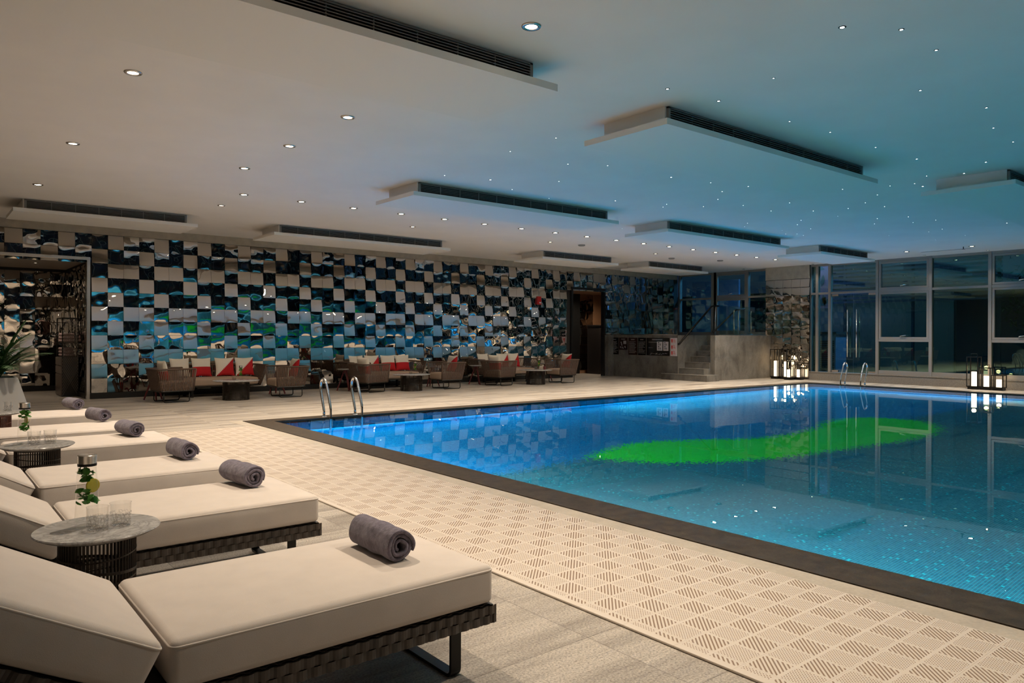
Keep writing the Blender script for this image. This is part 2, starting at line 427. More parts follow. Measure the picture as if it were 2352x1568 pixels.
KIDS = {}
def kids(o):
    return [c for c in bpy.data.objects if c.parent == o]
def copy_tree(o, parent=None):
    c = o.copy(); col.objects.link(c)
    if parent: c.parent = parent
    for ch in kids(o): copy_tree(ch, c)
    return c
def dup(o, loc, rz=None, label=None, group=None):
    c = copy_tree(o); c.location = loc
    if rz is not None: c.rotation_euler = (0, 0, rz)
    if label: c['label'] = label
    if group: c['group'] = group
    return c
class Maker:
    """first call places the prototype, later calls copy it"""
    def __init__(s, fn): s.fn = fn; s.o = None
    def __call__(s, loc, rz, label, group=None):
        if s.o is None:
            s.o = s.fn(); o = s.o; o.location = loc; o.rotation_euler = (0, 0, rz); o['label'] = label
            if group: o['group'] = group
            return o
        return dup(s.o, loc, rz, label, group)

def struct(name, mb, mats, parent=None, **k):
    o = mb.build(name, mats, parent, **k)
    if not parent: o['kind'] = 'structure'
    return o
def sroot(name):
    o = bpy.data.objects.new(name, None); col.objects.link(o); o['kind'] = 'structure'; return o
ORD = ['first', 'second', 'third', 'fourth', 'fifth', 'sixth', 'seventh', 'eighth', 'ninth', 'tenth', 'eleventh', 'twelfth', 'thirteenth', 'fourteenth', 'fifteenth', 'sixteenth', 'seventeenth']

# ------------------------------------------------------------------ room shell
PX0, PX1, PY0, PY1 = 4.45, 20.62, -1.0, 11.45     # water
OX0, OX1, OY0, OY1 = 4.06, 20.95, -1.4, 11.79     # outside of the dark coping
SX0, SX1, SY0, SY1 = 3.88, 21.10, -1.6, 11.86     # outside of the pale stone strip
LX, NY = -4.0, -5.0
m = MB()
m.box(LX, SX0, NY, WY+.1, -.3, 0); m.box(SX0, 22.25, SY1, WY+.1, -.3, 0); m.box(SX1, 22.25, NY, SY1, -.3, 0); m.box(SX0, SX1, NY, SY0, -.3, 0)
m.box(-3.0, 3.1, WY+.1, 21.0, -.3, 0); m.box(16.7, 20.6, WY+.1, 21.5, -.3, 0)
struct('floor', m, 'deck')
m = MB()
m.box(SX0, OX0, SY0, SY1, -.3, .002); m.box(OX1, SX1, SY0, SY1, -.3, .002); m.box(OX0, OX1, OY1, SY1, -.3, .002); m.box(OX0, OX1, SY0, OY0, -.3, .002)
struct('trim_1', m, 'strip')
m = MB()
g_ = .012
m.box(OX0+g_, PX0, OY0, OY1-g_, -.28, .006); m.box(PX1, OX1-g_, OY0, OY1-g_, -.28, .006); m.box(PX0, PX1, PY1, OY1-g_, -.28, .006); m.box(PX0, PX1, OY0, PY0, -.28, .006)
struct('trim_2', m, 'coping')
PD = -1.66
m = MB()
m.box(PX0-.1, PX1+.1, PY0-.1, PY1+.1, PD-.2, PD)
struct('pool_floor', m, 'pool_floor')
m = MB()
m.box(PX0-.12, PX0, PY0-.12, PY1+.12, PD, -.05); m.box(PX1, PX1+.12, PY0-.12, PY1+.12, PD, -.05)
m.box(PX0, PX1, PY1, PY1+.12, PD, -.05); m.box(PX0, PX1, PY0-.12, PY0, PD, -.05)
struct('pool_wall', m, 'pool_wall')
m = MB()
m.quad((PX0, PY0, -.012), (PX1, PY0, -.012), (PX1, PY1, -.012), (PX0, PY1, -.012))
o = m.build('pool_water', 'water'); o['kind'] = 'structure'
m = MB(); m.box(LX, 22.75, NY, WY+.12, HC, HC+.08)
struct('ceiling', m, 'ceiling')
# drainage mat
m = MB(); m.rbox(2.615, 3.875, -3.0, 11.0, 0.001, .013, .005, (2, 2, 1))
o = m.build('drainage_mat', 'mat', smooth=40); o['label'] = 'long cream perforated drainage mat laid along the near edge of the pool'; o['category'] = 'mat'
# unseen sides of the room (they show in the mirrors and the glass)
m = MB(); m.box(LX-.2, LX, NY, WY+.1, 0, HC); struct('wall_left', m, 'wallpaint')
m = MB(); m.box(LX, 22.4, NY-.2, NY, 0, HC); struct('wall_front', m, 'outside_slat')
for i in range(9):
    w = sroot('window_%d' % (20+i)); x0 = -2.5+i*2.7
    m = MB(); m.box(x0, x0+2.5, NY+.01, NY+.03, .3, 3.5); m.build('pane', 'nightpane', w)
    m = MB(); m.box(x0-.1, x0, NY+.01, NY+.07, .2, 3.6); m.box(x0, x0+2.5, NY+.01, NY+.06, 2.6, 2.7); m.build('frame', 'alu', w)

# ------------------------------------------------------------------ mirror wall
LIGHT = {10: (0,), 9: (2,), 8: (0, 1), 7: (2,), 6: (0,), 5: (1, 2), 4: (0,), 3: (2,), 2: (0, 1), 1: (2,), 0: (0,)}
TS, Z0 = .3045, .125
def tile(mb, org, U, Nn, u0, v0, su, sv, kind, rnd, n=8):
    """one pressed steel tile: tilted, with rolled edges"""
    U, Nn, V = Vector(U), Vector(Nn), Vector((0, 0, 1))
    cu, cv = u0+su/2, v0+sv/2
    if kind == 'up': tv = -math.tan(math.radians(7.2+rnd.uniform(-.9, .9))); tu = math.radians(rnd.uniform(-.8, .8)); b = rnd.uniform(.0002, .0014); wob = .0004
    elif kind == 'down': tv = math.tan(math.radians(3.4+rnd.uniform(-1.6, 1.6))); tu = math.radians(rnd.uniform(-2.2, 2.2)); b = rnd.choice((-1, 1, 1))*rnd.uniform(.0010, .0034); wob = .0008
    else: tv = math.tan(math.radians(rnd.uniform(-4.5, 4.5))); tu = math.radians(rnd.uniform(-3.5, 3.5)); b = rnd.choice((-1, 1))*rnd.uniform(.003, .0075); wob = .0026
    ph = [rnd.uniform(0, 6.28) for _ in range(4)]; vs = []; fs = []
    for j in range(n+1):
        for i in range(n+1):
            s, t = -1+2*i/n, -1+2*j/n
            w = tv*t*sv/2+tu*s*su/2+b*(1-s**4)*(1-t**4)*1.6
            w += wob*(math.sin(2.1*s+ph[0]+1.3*t)+math.sin(3.3*t+ph[1]-1.1*s)+.6*math.sin(4.2*s+2.8*t+ph[2]))
            vs.append(Vector(org)+U*(cu+s*su/2*.985)+V*(cv+t*sv/2*.985)+Nn*w)
    for j in range(n):
        for i in range(n): a = j*(n+1)+i; fs.append((a, a+1, a+n+2, a+n+1))
    mb.add(vs, fs)
rt = random.Random(21)
m = MB()
X0W = 2.93
for c in range(-20, 64):
    for r in range(11):
        u0, v0 = X0W+c*TS, Z0+r*TS; u1, v1 = u0+TS, v0+TS
        if u0 < -3.9 or u1 > 22.26: continue
        su, sv = TS, TS
        if u0 < 2.9 and v0 < 2.86: continue
        if u1 > 16.86 and u0 < 18.40 and v0 < 2.86: continue
        if u0 >= 18.3 and v0 < 1.34: continue
        k = 'up' if (c-1) % 3 in LIGHT[r] else 'down'
        if u0 > 18.0: k = rt.choice(('up', 'down', 'mix', 'mix'))
        elif u0 > 13.5 and r < 7 and rt.random() < .35: k = 'mix'
        tile(m, (0, WY-.04, 0), (1, 0, 0), (0, -1, 0), u0, v0, su, sv, k, rt)
wb = sroot('wall_back')
m.build('mirror_tiles', 'mirror', wb, smooth=True)
m = MB()
m.box(LX, 22.4, WY, WY+.1, 2.98, HC); m.box(2.88, 16.88, WY, WY+.1, 0, 2.98); m.box(18.42, 22.4, WY, WY+.1, 0, 2.98); m.box(LX, -2.9, WY, WY+.1, 0, 2.98)
m.build('backing', 'mirror_back', wb)
m = MB(); m.box(LX, 22.3, WY-.05, WY+.02, Z0+11*TS+.005, HC); struct('trim_3', m, 'cornice')
m = MB(); m.box(2.90, 16.82, WY-.055, WY, 0, Z0-.004); struct('baseboard_back', m, 'plinth')
# left alcove behind a polished steel opening
fr = MB()
fr.box(2.84, 2.90, WY-.07, WY+.1, 0, 2.98); fr.box(-2.9, 2.84, WY-.07, WY+.1, 2.92, 2.98); struct('trim_4', fr, 'steel')
m = MB(); m.box(-3.0, 3.0, WY+.1, 21.2, 2.93, 3.05); struct('ceiling_alcove', m, 'wallpaint')
al = sroot('wall_alcove')
m = MB()
for c in range(0, 19):
    for r in range(9): tile(m, (-2.9, 20.86, 0), (1, 0, 0), (0, -1, 0), c*TS, Z0+r*TS, TS, TS, rt.choice(('up', 'down', 'down', 'mix')), rt)
for c in range(0, 10):
    for r in range(9): tile(m, (2.88, 20.84, 0), (0, -1, 0), (-1, 0, 0), c*TS, Z0+r*TS, TS, TS, rt.choice(('down', 'up', 'mix')), rt)
m.build('mirror_tiles', 'mirror', al, smooth=True)
m = MB(); m.box(-3.0, 3.0, 20.9, 21.0, 0, 3); m.box(2.91, 3.0, WY+.1, 20.9, 0, 3); m.box(-3.1, -3.0, WY+.1, 21, 0, 3)
m.build('backing', 'mirror_back', al)
m = MB(); m.box(-2.9, 2.86, 20.80, 20.88, 0, .115); m.box(2.83, 2.9, WY+.12, 20.8, 0, .115); struct('baseboard_alcove', m, 'plinth')
# doorway at the far right end of the mirror wall
m = MB()
m.box(16.82, 16.90, WY-.07, WY+.12, 0, 2.98); m.box(16.9, 18.42, WY-.07, WY+.12, 2.90, 2.98); m.box(18.40, 18.46, WY-.02, WY+.12, 0, 2.98); struct('trim_5', m, 'plinth')
pw = sroot('wall_passage')
m = MB(); m.box(16.9, 20.8, 21.4, 21.5, 0, 3.0); m.box(20.6, 20.75, WY+.1, 21.4, 0, 3.0); m.box(18.5, 20.6, 19.3, 19.4, 0, 3.0); m.build('panel', 'brownwall', pw)
m = MB(); m.box(16.8, 16.9, WY+.1, 19.2, 0, 3.0); m.box(16.9, 17.02, WY+.12, 18.9, 0, 2.72); m.build('jamb', 'plinth', pw)
m = MB(); m.box(16.8, 20.8, WY+.12, 21.5, 2.88, 3.0); struct('ceiling_passage', m, 'brownwall')
m = MB()
for c in range(2):
    for r in range(9): tile(m, (18.80, 19.28, 0), (1, 0, 0), (0, -1, 0), c*.345, Z0+r*TS, .345, TS, 'mix', rt)
m.build('mirror_strip', 'mirror', pw, smooth=True)
m = MB(); m.box(17.0, 18.79, 19.25, 19.4, 0, 3); m.build('side_panel', 'plinth', pw)
t = thing('console_cabinet', 'dark reddish console cabinet inside the passage by the far doorway', 'cabinet', (19.27, 18.80, 0))
m = MB(); m.box(-.25, .25, -.3, .3, 0, 1.72); m.build('body', 'darkwood', t)
m = MB(); m.box(-.27, .27, -.32, .32, 1.72, 1.76); m.build('top', 'darkwood', t)
m = MB(); m.bar((-.18, -.33, .95), (.05, -.33, .95), .025); m.build('handle', 'steel', t)
# red fire alarm on the mirror wall
t = thing('fire_alarm', 'small red fire alarm box fixed on the mirror tile wall', 'alarm', (15.40, WY-.07, 2.48))
m = MB(); m.rbox(-.08, .08, -.03, .03, -.13, .13, .012, (2, 2, 2)); m.build('case', 'alarm', t, smooth=True)
m = MB(); m.box(-.01, .06, -.036, -.03, -.09, -.05); m.build('plate', 'paper', t)

# ------------------------------------------------------------------ concrete platform, stairs, railings
m = MB()
m.box(18.72, 22.4, 14.78, WY, 0, 1.40)
m.box(19.12, 22.4, 13.68, 13.85, 0, 1.40)
m.box(20.62, 22.4, 13.85, 14.78, 0, 1.40)
m.box(18.46, 18.72, 17.52, WY, 0, 1.40)
struct('platform', m, 'concrete')
SH = (.19, .37, .55, .73, .90, 1.075, 1.25, 1.40)
m = MB(); n = MB()
for k in range(8):
    x = 18.5+.29*k; z = SH[k-1] if k else 0
    if k == 0: m.box(18.5, 19.12, 13.52, 15.25, 0, .19); n.box(18.49, 18.53, 13.515, 15.255, .175, .193)
    else: m.box(x, 20.62, 13.85, 14.78, z, SH[k]-.001); n.box(x-.01, x+.035, 13.86, 14.77, SH[k]-.014, SH[k]+.003)
struct('stairs', m, 'concrete')
struct('trim_6', n, 'granite')
t = thing('glass_railing', 'frameless clear glass railing standing on the platform above the notice boards', 'railing', (18.80, 16.24, 1.4))
for i, (a, b) in enumerate(((-1.40, -.02), (.02, 1.40))):
    m = MB(); m.box(-.008, .008, a, b, 0, .86); m.build('panel', 'railglass', t)
m = MB(); m.box(-.02, .02, -1.40, 1.40, 0, .03); m.build('channel', 'steel', t)
t = thing('glass_railing', 'frameless clear glass railing standing on the concrete block beside the stairs', 'railing', (20.75, 13.76, 1.4))
m = MB(); m.box(-1.28, 1.25, -.008, .008, 0, .92); m.build('panel', 'railglass', t)
m = MB(); m.box(-1.28, 1.25, -.02, .02, 0, .025); m.build('channel', 'steel', t)
for x in (-.35, .6):
    m = MB(); m.tube([(x, .12, 0), (x, .12, .72), (x+.02, .12, .80)], .022, 8); m.build('post', 'steel', t, smooth=True)
t = thing('stair_handrail', 'black metal handrail sloping up the left wall of the concrete stairs', 'handrail', (18.74, 14.71, 1.14))
m = MB(); m.tube([(-.02, .06, -.02), (-.02, .01, -.01), (0, 0, .02), (1.62, 0, 1.20), (1.74, 0, 1.23), (2.0, 0, 1.23)], .03, 10); m.build('rail', 'black', t, smooth=True)
m = MB(); m.tube([(1.85, .02, .26), (1.85, 0, 1.22)], .025, 8); m.build('post', 'steel', t, smooth=True)
m = MB(); m.tube([(.16, .08, .08), (.16, 0, .13)], .015, 8); m.build('bracket', 'black', t, smooth=True)
t = thing('stair_handrail', 'black metal handrail on the right side of the stairs behind the glass panel', 'handrail', (19.3, 13.95, 1.4))
m = MB(); m.tube([(.1, 0, .1), (1.3, 0, .82), (1.8, 0, .86)], .028, 10); m.build('rail', 'black', t, smooth=True)
m = MB(); m.tube([(1.45, 0, 0), (1.45, 0, .82)], .022, 8); m.build('post', 'steel', t, smooth=True)

# notice boards on the face of the platform (x = 18.72)
def board(y0, y1, z0, z1, mt, label, kind='black', name='notice_board', cat='sign'):
    cy, cz = (y0+y1)/2, (z0+z1)/2; hy, hz = abs(y1-y0)/2, (z1-z0)/2; rr = random.Random(int(y0*100))
    t = thing(name, label, cat, (18.72, cy, cz))
    hy -= .006; m = MB(); m.box(-.014, -.001, -hy, hy, -hz, hz); m.build('plate', mt, t)
    tx = MB(); X = -.0165
    def ln(ya, yb, z, h): tx.box(X, -.0135, -yb, -ya, z-h/2, z+h/2)      # ya,yb measured to the viewer's right from the centre
    if kind in ('black', 'lines'):
        n = 6; w = hy*.8/n
        for i in range(n): ln(-hy*.42+i*w*1.05, -hy*.42+i*w*1.05+w*.75, hz-.06, .026)
        z = hz-.13
        while z > -hz+.05:
            ya = -hy*.82; end = hy*rr.uniform(.2, .85)
            while ya < end: d = rr.uniform(.012, .03); ln(ya, ya+d, z, .011); ya += d+.012
            z -= .031
    elif kind == 'pict':
        for i in range(7): ln(-hy*.5+i*.026, -hy*.5+i*.026+.019, hz-.05, .025)
        for (a, b) in ((-.5, .2), (-.38, -.12), (-.6, -.55), (-.1, -.62), (.45, -.5)): ln(a*hy-.02, a*hy+.02, b*hz, .05); ln(a*hy+.005, a*hy+.035, b*hz-.03, .02)
        tx.box(X, -.0135, -hy*.75, -hy*.05, -hz*.05, hz*.5)
    elif kind == 'big':
        for i in range(12): ln(-hy*.5+i*.036, -hy*.5+i*.036+.026, hz-.055, .03)
        for i in range(4): ln(-hy*.8+i*.05, -hy*.8+i*.05+.032, hz-.14, .02); ln(-hy*.45+i*.05, -hy*.45+i*.05+.032, hz-.14, .02); ln(-hy*.8+i*.05, -hy*.8+i*.05+.03, -hz*.12, .018)
        for i in range(30): a = rr.uniform(-.8, .8)*hy; ln(a, a+rr.uniform(.02, .06), rr.uniform(-.9, -.7)*hz, .008)
    elif kind == 'sheet':
        for b in (.78, -.1):
            ln(-hy*.55, -hy*.1, b*hz, .035)
            for a in (-.35, .25):
                for q in range(3): ln(a*hy-.02, a*hy+.03, (b-.28-.14*q)*hz, .012)
    elif kind == 'red':
        for b in (.72, .02, -.62):
            ln(-hy*.72, -hy*.25, b*hz, .09); ln(-hy*.60, -hy*.35, b*hz-.06, .03)
            for q in range(4): ln(-hy*.1, hy*(.35+.1*q), b*hz+.045-.03*q, .012)
    tx.build('lettering', {'sheet': 'ink', 'red': 'redink'}.get(kind, 'postertext'), t, kind='stuff')
    return t
board(17.28, 17.66, .74, 1.31, 'poster', 'black notice board of white lines of text, nearest the far doorway', 'black')
board(16.88, 17.26, .90, 1.31, 'poster_brown', 'short brown notice board with small white pictograms between taller black boards', 'pict')
board(16.44, 16.84, .74, 1.31, 'poster_brown', 'dark brown notice board of text right of the short pictogram board', 'lines')
board(16.07, 16.42, .74, 1.31, 'poster', 'black notice board of faint text touching the wide black board', 'lines')
board(15.10, 16.05, .74, 1.31, 'poster', 'wide black notice board carrying two white paper sheets', 'big')
board(14.80, 15.07, .74, 1.31, 'paper', 'white notice with three red symbols and red text beside the stairs', 'red')
for (a, b, w) in ((15.37, 15.60, 'left'), (15.13, 15.34, 'right')):
    t = board(a, b, .90, 1.19, 'paper', 'white paper sheet on the %s of the pair stuck on the wide black board' % w, 'sheet', 'paper_sheet', 'notice'); t.location.x = 18.700

# ------------------------------------------------------------------ glass facade
def pane(root, y0, y1, z0, z1, x=None, fw=0., handle=False, name='pane'):
    x = FX+.06 if x is None else x
    p = root
    if fw:
        m = MB(); q = x-.045
        m.box(q, q+.06, y0, y0+fw, z0, z1); m.box(q, q+.06, y1-fw, y1, z0, z1); m.box(q, q+.06, y0+fw, y1-fw, z0, z0+fw); m.box(q, q+.06, y0+fw, y1-fw, z1-fw, z1)
        p = m.build('sash', 'alu', root); y0 += fw; y1 -= fw; z0 += fw; z1 -= fw
        if handle:
            m = MB(); cy = (y0+y1)/2; m.tube([(q, cy+.07, z0+.0), (q-.05, cy+.06, z0+.03), (q-.05, cy-.10, z0+.05)], .012, 8); m.build('handle', 'chrome', p, smooth=True)
    m = MB(); m.box(x, x+.012, y0, y1, z0, z1); m.build(name, 'pane', p)
ZB, ZT1, ZT2, ZTOP = .265, 2.70, 2.765, HC
def bay(n, y0, y1, kind, x=FX, zb=ZB):
    """y0..y1 clear opening between two mullions"""
    if kind == 'door': r = sroot('door_%d' % n)
    else: r = sroot('window_%d' % n)
    m = MB()
    m.box(x, x+.14, y1, y1+.08, zb, ZTOP)
    m.box(x+.02, x+.12, y0, y1, ZTOP-.07, ZTOP)
    if kind == 'door':
        m.box(x+.02, x+.12, y0, y1, ZT1, ZT2)
    elif kind == 'fixed':
        m.box(x+.02, x+.12, y0, y1, ZT1, ZT2); m.box(x+.02, x+.12, y0, y1, zb, zb+.12)
    elif kind == 'sash':
        m.box(x+.02, x+.12, y0, y1, ZT1-.01, ZT2+.005); m.box(x+.02, x+.12, y0, y1, zb, zb+.12)
        if zb < 1: m.box(x+.02, x+.12, y0, y1, 1.235, 1.31)
    elif kind == 'side':
        m.box(x+.02, x+.12, y0, y1, ZT1, ZT2)
    m.build('frame', 'alu', r)
    px = x+.06
    if kind == 'door':
        pane(r, y0, y1, ZT2, ZTOP-.07, px)
        cy = (y0+y1)/2
        for i, (a, b) in enumerate(((y0+.01, cy-.006), (cy+.006, y1-.01))):
            m = MB(); m.box(px, px+.012, a, b, zb+.01, ZT1-.01); leaf = m.build('door_leaf', 'pane', r)
            hy = cy-.14 if i == 0 else cy+.14
            m = MB()
            for q in (-.09, .09): m.tube([(px+q, hy, .75), (px+q, hy, 2.20)], .018, 10)
            for z in (.95, 2.0): m.tube([(px-.09, hy, z), (px+.09, hy, z)], .010, 8)
            m.build('handle', 'chrome', leaf, smooth=True)
            m = MB(); w0 = a if i == 0 else b-.22; m.box(px-.02, px+.03, w0, w0+.22, zb+.01, zb+.07); m.box(px-.02, px+.03, w0, w0+.22, ZT1-.07, ZT1-.01); m.build('patch_fitting', 'steel', leaf)
    elif kind == 'sash':
        pane(r, y0+.01, y1-.01, ZT2+.01, ZTOP-.075, px, .055, True)
        if zb < 1:
            pane(r, y0+.01, y1-.01, 1.315, ZT1-.015, px, .055, True); pane(r, y0, y1, zb+.12, 1.235, px)
        else: pane(r, y0+.01, y1-.01, zb+.12, ZT1-.015, px, .05, False)
    else:
        pane(r, y0, y1, ZT2, ZTOP-.07, px); pane(r, y0, y1, zb+(.12 if kind == 'fixed' else .01), ZT1, px)
    return r
bay(1, 12.14, 12.30, 'side'); bay(2, 11.73, 12.06, 'side'); bay(1, 10.26, 11.65, 'door')
yy = 10.18; kinds = ('sash', 'fixed')
for i in range(10):
    bay(3+i, yy-1.40, yy, kinds[i % 2]); yy -= 1.48
bay(14, 16.22, 17.62, 'fixed', 22.42, 1.40); bay(15, 14.78, 16.02, 'sash', 22.42, 1.40); bay(16, 13.68, 14.70, 'fixed', 22.42, 1.40)
m = MB(); m.box(22.42, 22.56, 16.02, 16.22, 1.4, HC); struct('trim_7', m, 'alu')
m = MB(); m.box(22.20, 22.5, NY, 12.31, 0, .255); struct('trim_8', m, 'granite')
m = MB(); m.box(22.185, 22.45, NY, 12.32, .240, .266); struct('trim_9', m, 'granite')
# mirrored column
cl = sroot('column_1')
m = MB(); rc = random.Random(5)
for r in range(11):
    for c in range(5): tile(m, (22.18, 13.86, 0), (0, -1, 0), (-1, 0, 0), c*.310, .34+r*.262, .310, .262, 'up' if r > 8 else 'mix', rc, 10)
m.build('mirror_tiles', 'mirror', cl, smooth=True)
m = MB(); m.box(22.20, 22.6, 12.31, 13.86, 0, HC); m.build('core', 'mirror_back', cl)
m = MB(); m.box(22.165, 22.3, 12.31, 13.86, .0, .335); m.build('base_panel', 'steel', cl)
m = MB(); m.box(22.16, 22.3, 12.31, 13.86, 3.235, HC); m.build('top_panel', 'cornice', cl)
# outside, seen through the glass
m = MB(); m.box(22.8, 40, -12, 30, -.4, -.05); struct('ground', m, 'ground')
m = MB(); m.box(29.5, 29.8, -8, 30, 0, 3.3); struct('outside_wall', m, 'outside')
m = MB(); m.box(24.9, 25.1, 9.1, 13.6, -.05, 2.9); struct('outside_wall_grey', m, 'wallpaint')
t = thing('slat_screen', 'dark horizontal slat screen outside above the glass door', 'screen', (24.6, 11.2, 0))
for i in range(14):
    m = MB(); m.box(-.03, .03, -3.5, 3.2, 2.5+i*.13, 2.57+i*.13); m.build('slat', 'outside_slat', t)
for y in (-3.4, -1, 1.2, 3.1):
    m = MB(); m.box(.03, .09, y-.04, y+.04, 0, 4.4); m.build('post', 'outside_slat', t)
t = thing('outdoor_unit', 'blue lit outdoor unit cabinet with louvres outside beside the glass door', 'machine', (23.5, 12.35, 0))
m = MB(); m.box(-.3, .4, -.38, .55, -.05, 1.45); m.build('casing', 'bluebox', t)
m = MB()
for i in range(16): m.box(-.325, -.29, -.33, .5, .15+i*.07, .19+i*.07)
m.build('louvre', 'outside_slat', t)
m = MB(); m.box(-.34, .44, -.42, .59, 1.45, 1.53); m.build('lid', 'outside', t)
t = thing('mural_panel', 'lilac panel with teal leaf shapes outside beside the mirrored column', 'panel', (23.2, 12.95, 0))
m = MB(); m.box(0, .05, -.85, .5, 2.3, 4.0); m.build('board', 'lilac', t)
m = MB(); rl = random.Random(4)
for i in range(16):
    y, z = rl.uniform(-.8, .45), rl.uniform(2.4, 3.9); a = rl.uniform(0, 6.28); c, s_ = math.cos(a), math.sin(a)
    pts = [(-.20, 0), (-.08, .07), (.06, .08), (.20, 0), (.06, -.06), (-.08, -.05)]
    m.add([(-.004, y+p*c-q*s_, z+p*s_+q*c) for p, q in pts], [(0, 1, 2, 3, 4, 5)])
m.build('leaf_print', 'tealleaf', t)
t = thing('blue_panel', 'tall flat blue panel standing outside behind the platform windows', 'panel', (25.0, 17.9, 0))
m = MB(); m.box(0, .1, -1.1, 1.1, 0, 3.6); m.build('board', 'bluebox', t)
t = thing('blue_panel', 'narrow flat blue panel standing outside between platform windows and mirrored column', 'panel', (24.0, 14.6, 0))
m = MB(); m.box(0, .1, -.3, .3, 0, 4.2); m.build('board', 'bluebox', t)
def tree(loc, h, label, seed):
    rr = random.Random(seed); t = thing('garden_tree', label, 'tree', loc)
    m = MB(); m.tube([(0, 0, 0), (.05, .02, h*.5), (0, .1, h*.8)], [.09, .07, .03], 8); m.build('trunk', 'outside_slat', t, smooth=True)
    m = MB()
    for i in range(900):
        a = rr.uniform(0, 6.28); u = rr.uniform(-1, 1); q = rr.random()**.4; k = math.sqrt(1-u*u)
        c = Vector((math.cos(a)*k*q*h*.32, math.sin(a)*k*q*h*.32, h*.66+u*q*h*.34))
        d = Vector((rr.uniform(-1, 1), rr.uniform(-1, 1), rr.uniform(-1, .3))).normalized(); e = d.cross(Vector((.3, .2, 1))).normalized()
        m.add([c, c+d*.09+e*.035, c+d*.2, c+d*.09-e*.035], [(0, 1, 2, 3)])
    m.build('foliage', 'palm', t)
tree((26.6, 15.4, -.05), 4.2, 'dark leafy tree outside behind the middle platform window', 2)
tree((27.0, 7.2, -.05), 4.0, 'dark leafy tree outside beyond the window right of the glass door', 3)
tree((26.0, 4.8, -.05), 4.4, 'dark leafy tree outside beyond the rightmost windows', 6)

# ------------------------------------------------------------------ ceiling fixtures
def vent_unit(x0, x1, y0, y1, label):
    cx, cy = (x0+x1)/2, (y0+y1)/2; hx, hy = (x1-x0)/2, (y1-y0)/2
    t = thing('ceiling_vent', label, 'vent', (cx, cy, HC), 0, 'boxed air vents under the ceiling')
    m = MB(); m.box(-hx, hx, -hy, hy, -.175, 0); m.build('housing', 'ac_white', t)
    m = MB(); o_ = .15; m.box(-hx-o_, hx+o_, -hy-o_, hy+o_, -.235, -.175); m.build('panel', 'ac_white', t)
    m = MB(); fy = -hy
    m.box(-hx+.05, hx-.05, fy-.004, fy-.001, -.172, -.018); m.cur = 1
    for i in range(7): z = -.165+i*.0225; m.obox((0, fy-.016, z), (hx-.05, 0, 0), (0, .013, .003), (0, -.0008, .0036))
    nd = max(2, int(round(2*hx/.36)))
    for i in range(nd+1): x = -hx+.05+i*(2*hx-.1)/nd; m.box(x-.004, x+.004, fy-.020, fy-.002, -.172, -.018)
    m.box(-hx+.02, hx-.02, fy-.03, fy-.001, -.020, -.006); m.box(-hx+.02, -hx+.05, fy-.03, fy-.001, -.174, -.006); m.box(hx-.05, hx-.02, fy-.03, fy-.001, -.174, -.006)
    m.build('grille', ['grille_dark', 'grille'], t)
    return t
vent_unit(-.05, 4.05, 4.73, 5.58, 'big white boxed air vent overhead, cut off by the top of the photo')
vent_unit(5.80, 9.88, 4.75, 5.58, 'long white boxed air vent above the middle of the pool, largest seen whole')
vent_unit(5.84, 9.92, 9.46, 10.29, 'white boxed air vent over the pool ladder end, just before the row of downlights')
vent_unit(11.55, 15.65, 3.57, 4.46, 'white boxed air vent cut off by the right edge of the photo')
vent_unit(11.65, 15.75, 9.48, 10.31, 'white boxed air vent over the far half of the pool, left of the smallest')
vent_unit(17.6, 20.14, 9.53, 10.42, 'short white boxed air vent in front of the mirrored column')
vent_unit(1.45, 4.10, 14.96, 15.85, 'white boxed air vent at far left above the alcove opening')
vent_unit(5.92, 9.99, 15.02, 15.95, 'long white boxed air vent close to the mirror wall, above the first sofa')
vent_unit(13.2, 15.85, 14.95, 15.86, 'short white boxed air vent close to the mirror wall, above the third sofa')
vent_unit(17.5, 20.16, 14.95, 15.80, 'short white boxed air vent above the notice boards')

def mk_downlight(lens, r, power, ang=118, tilt=0):
    def f():
        t = thing('downlight', '', 'ceiling light')
        m = MB(); m.lathe([(r*.72, -.002), (r*.76, -.010), (r*1.12, -.010), (r*1.2, -.004), (r*1.2, 0), (r*.72, 0)], seg=24, close=True); m.build('trim_ring', 'steel' if power else 'ac_white', t, smooth=True)
        m = MB(); m.disc((0, 0, -.005), r*.74, 24, True); m.build('lens', lens, t)
        if power:
            l = bpy.data.lights.new('lamp', 'SPOT'); l.energy = power; l.color = (1, .82, .62); l.spot_size = math.radians(ang); l.spot_blend = 1.0; l.shadow_soft_size = .035
            lo = bpy.data.objects.new('lamp', l); col.objects.link(lo); lo.parent = t; lo.location = (0, 0, -.05); lo.rotation_euler = (math.radians(tilt), 0, 0)
        return t
    return Maker(f)
DL = mk_downlight('lens', .062, P_SPOT); DD = mk_downlight('lens_dim', .055, P_SPOT*.20, 100); DT = mk_downlight('lens_dim', .055, P_SPOT*.75, 74, 47); DS = mk_downlight('lens_small', .035, P_SPOT*.10, 80)
for i in range(17):
    n = ''
    DL((4.20+i*.983, 12.14, HC), 0, '%sbright ceiling downlight, %s from the left in the row along the far pool edge' % (n, ORD[i]), 'downlights along the far pool edge')
for i, y in enumerate((4.15, 7.11, 8.65, 10.21)):
    DL((3.54, y, HC), 0, ('bright ceiling downlight nearest the camera in the row along the near pool edge', 'bright ceiling downlight second nearest in the row along the near pool edge', 'bright ceiling downlight third nearest in the row along the near pool edge', 'bright ceiling downlight farthest in the row along the near pool edge')[i], 'downlights along the near pool edge')
for y, k in ((2.62, 'second nearest the camera'), (1.1, 'nearest the camera')): DL((3.54, y, HC), 0, 'ceiling downlight out of the photo on the near pool edge, %s' % k, 'downlights along the near pool edge')
DL((1.49, 4.0, HC), 0, 'ceiling downlight out of the photo above the nearest loungers', 'downlights above the loungers')
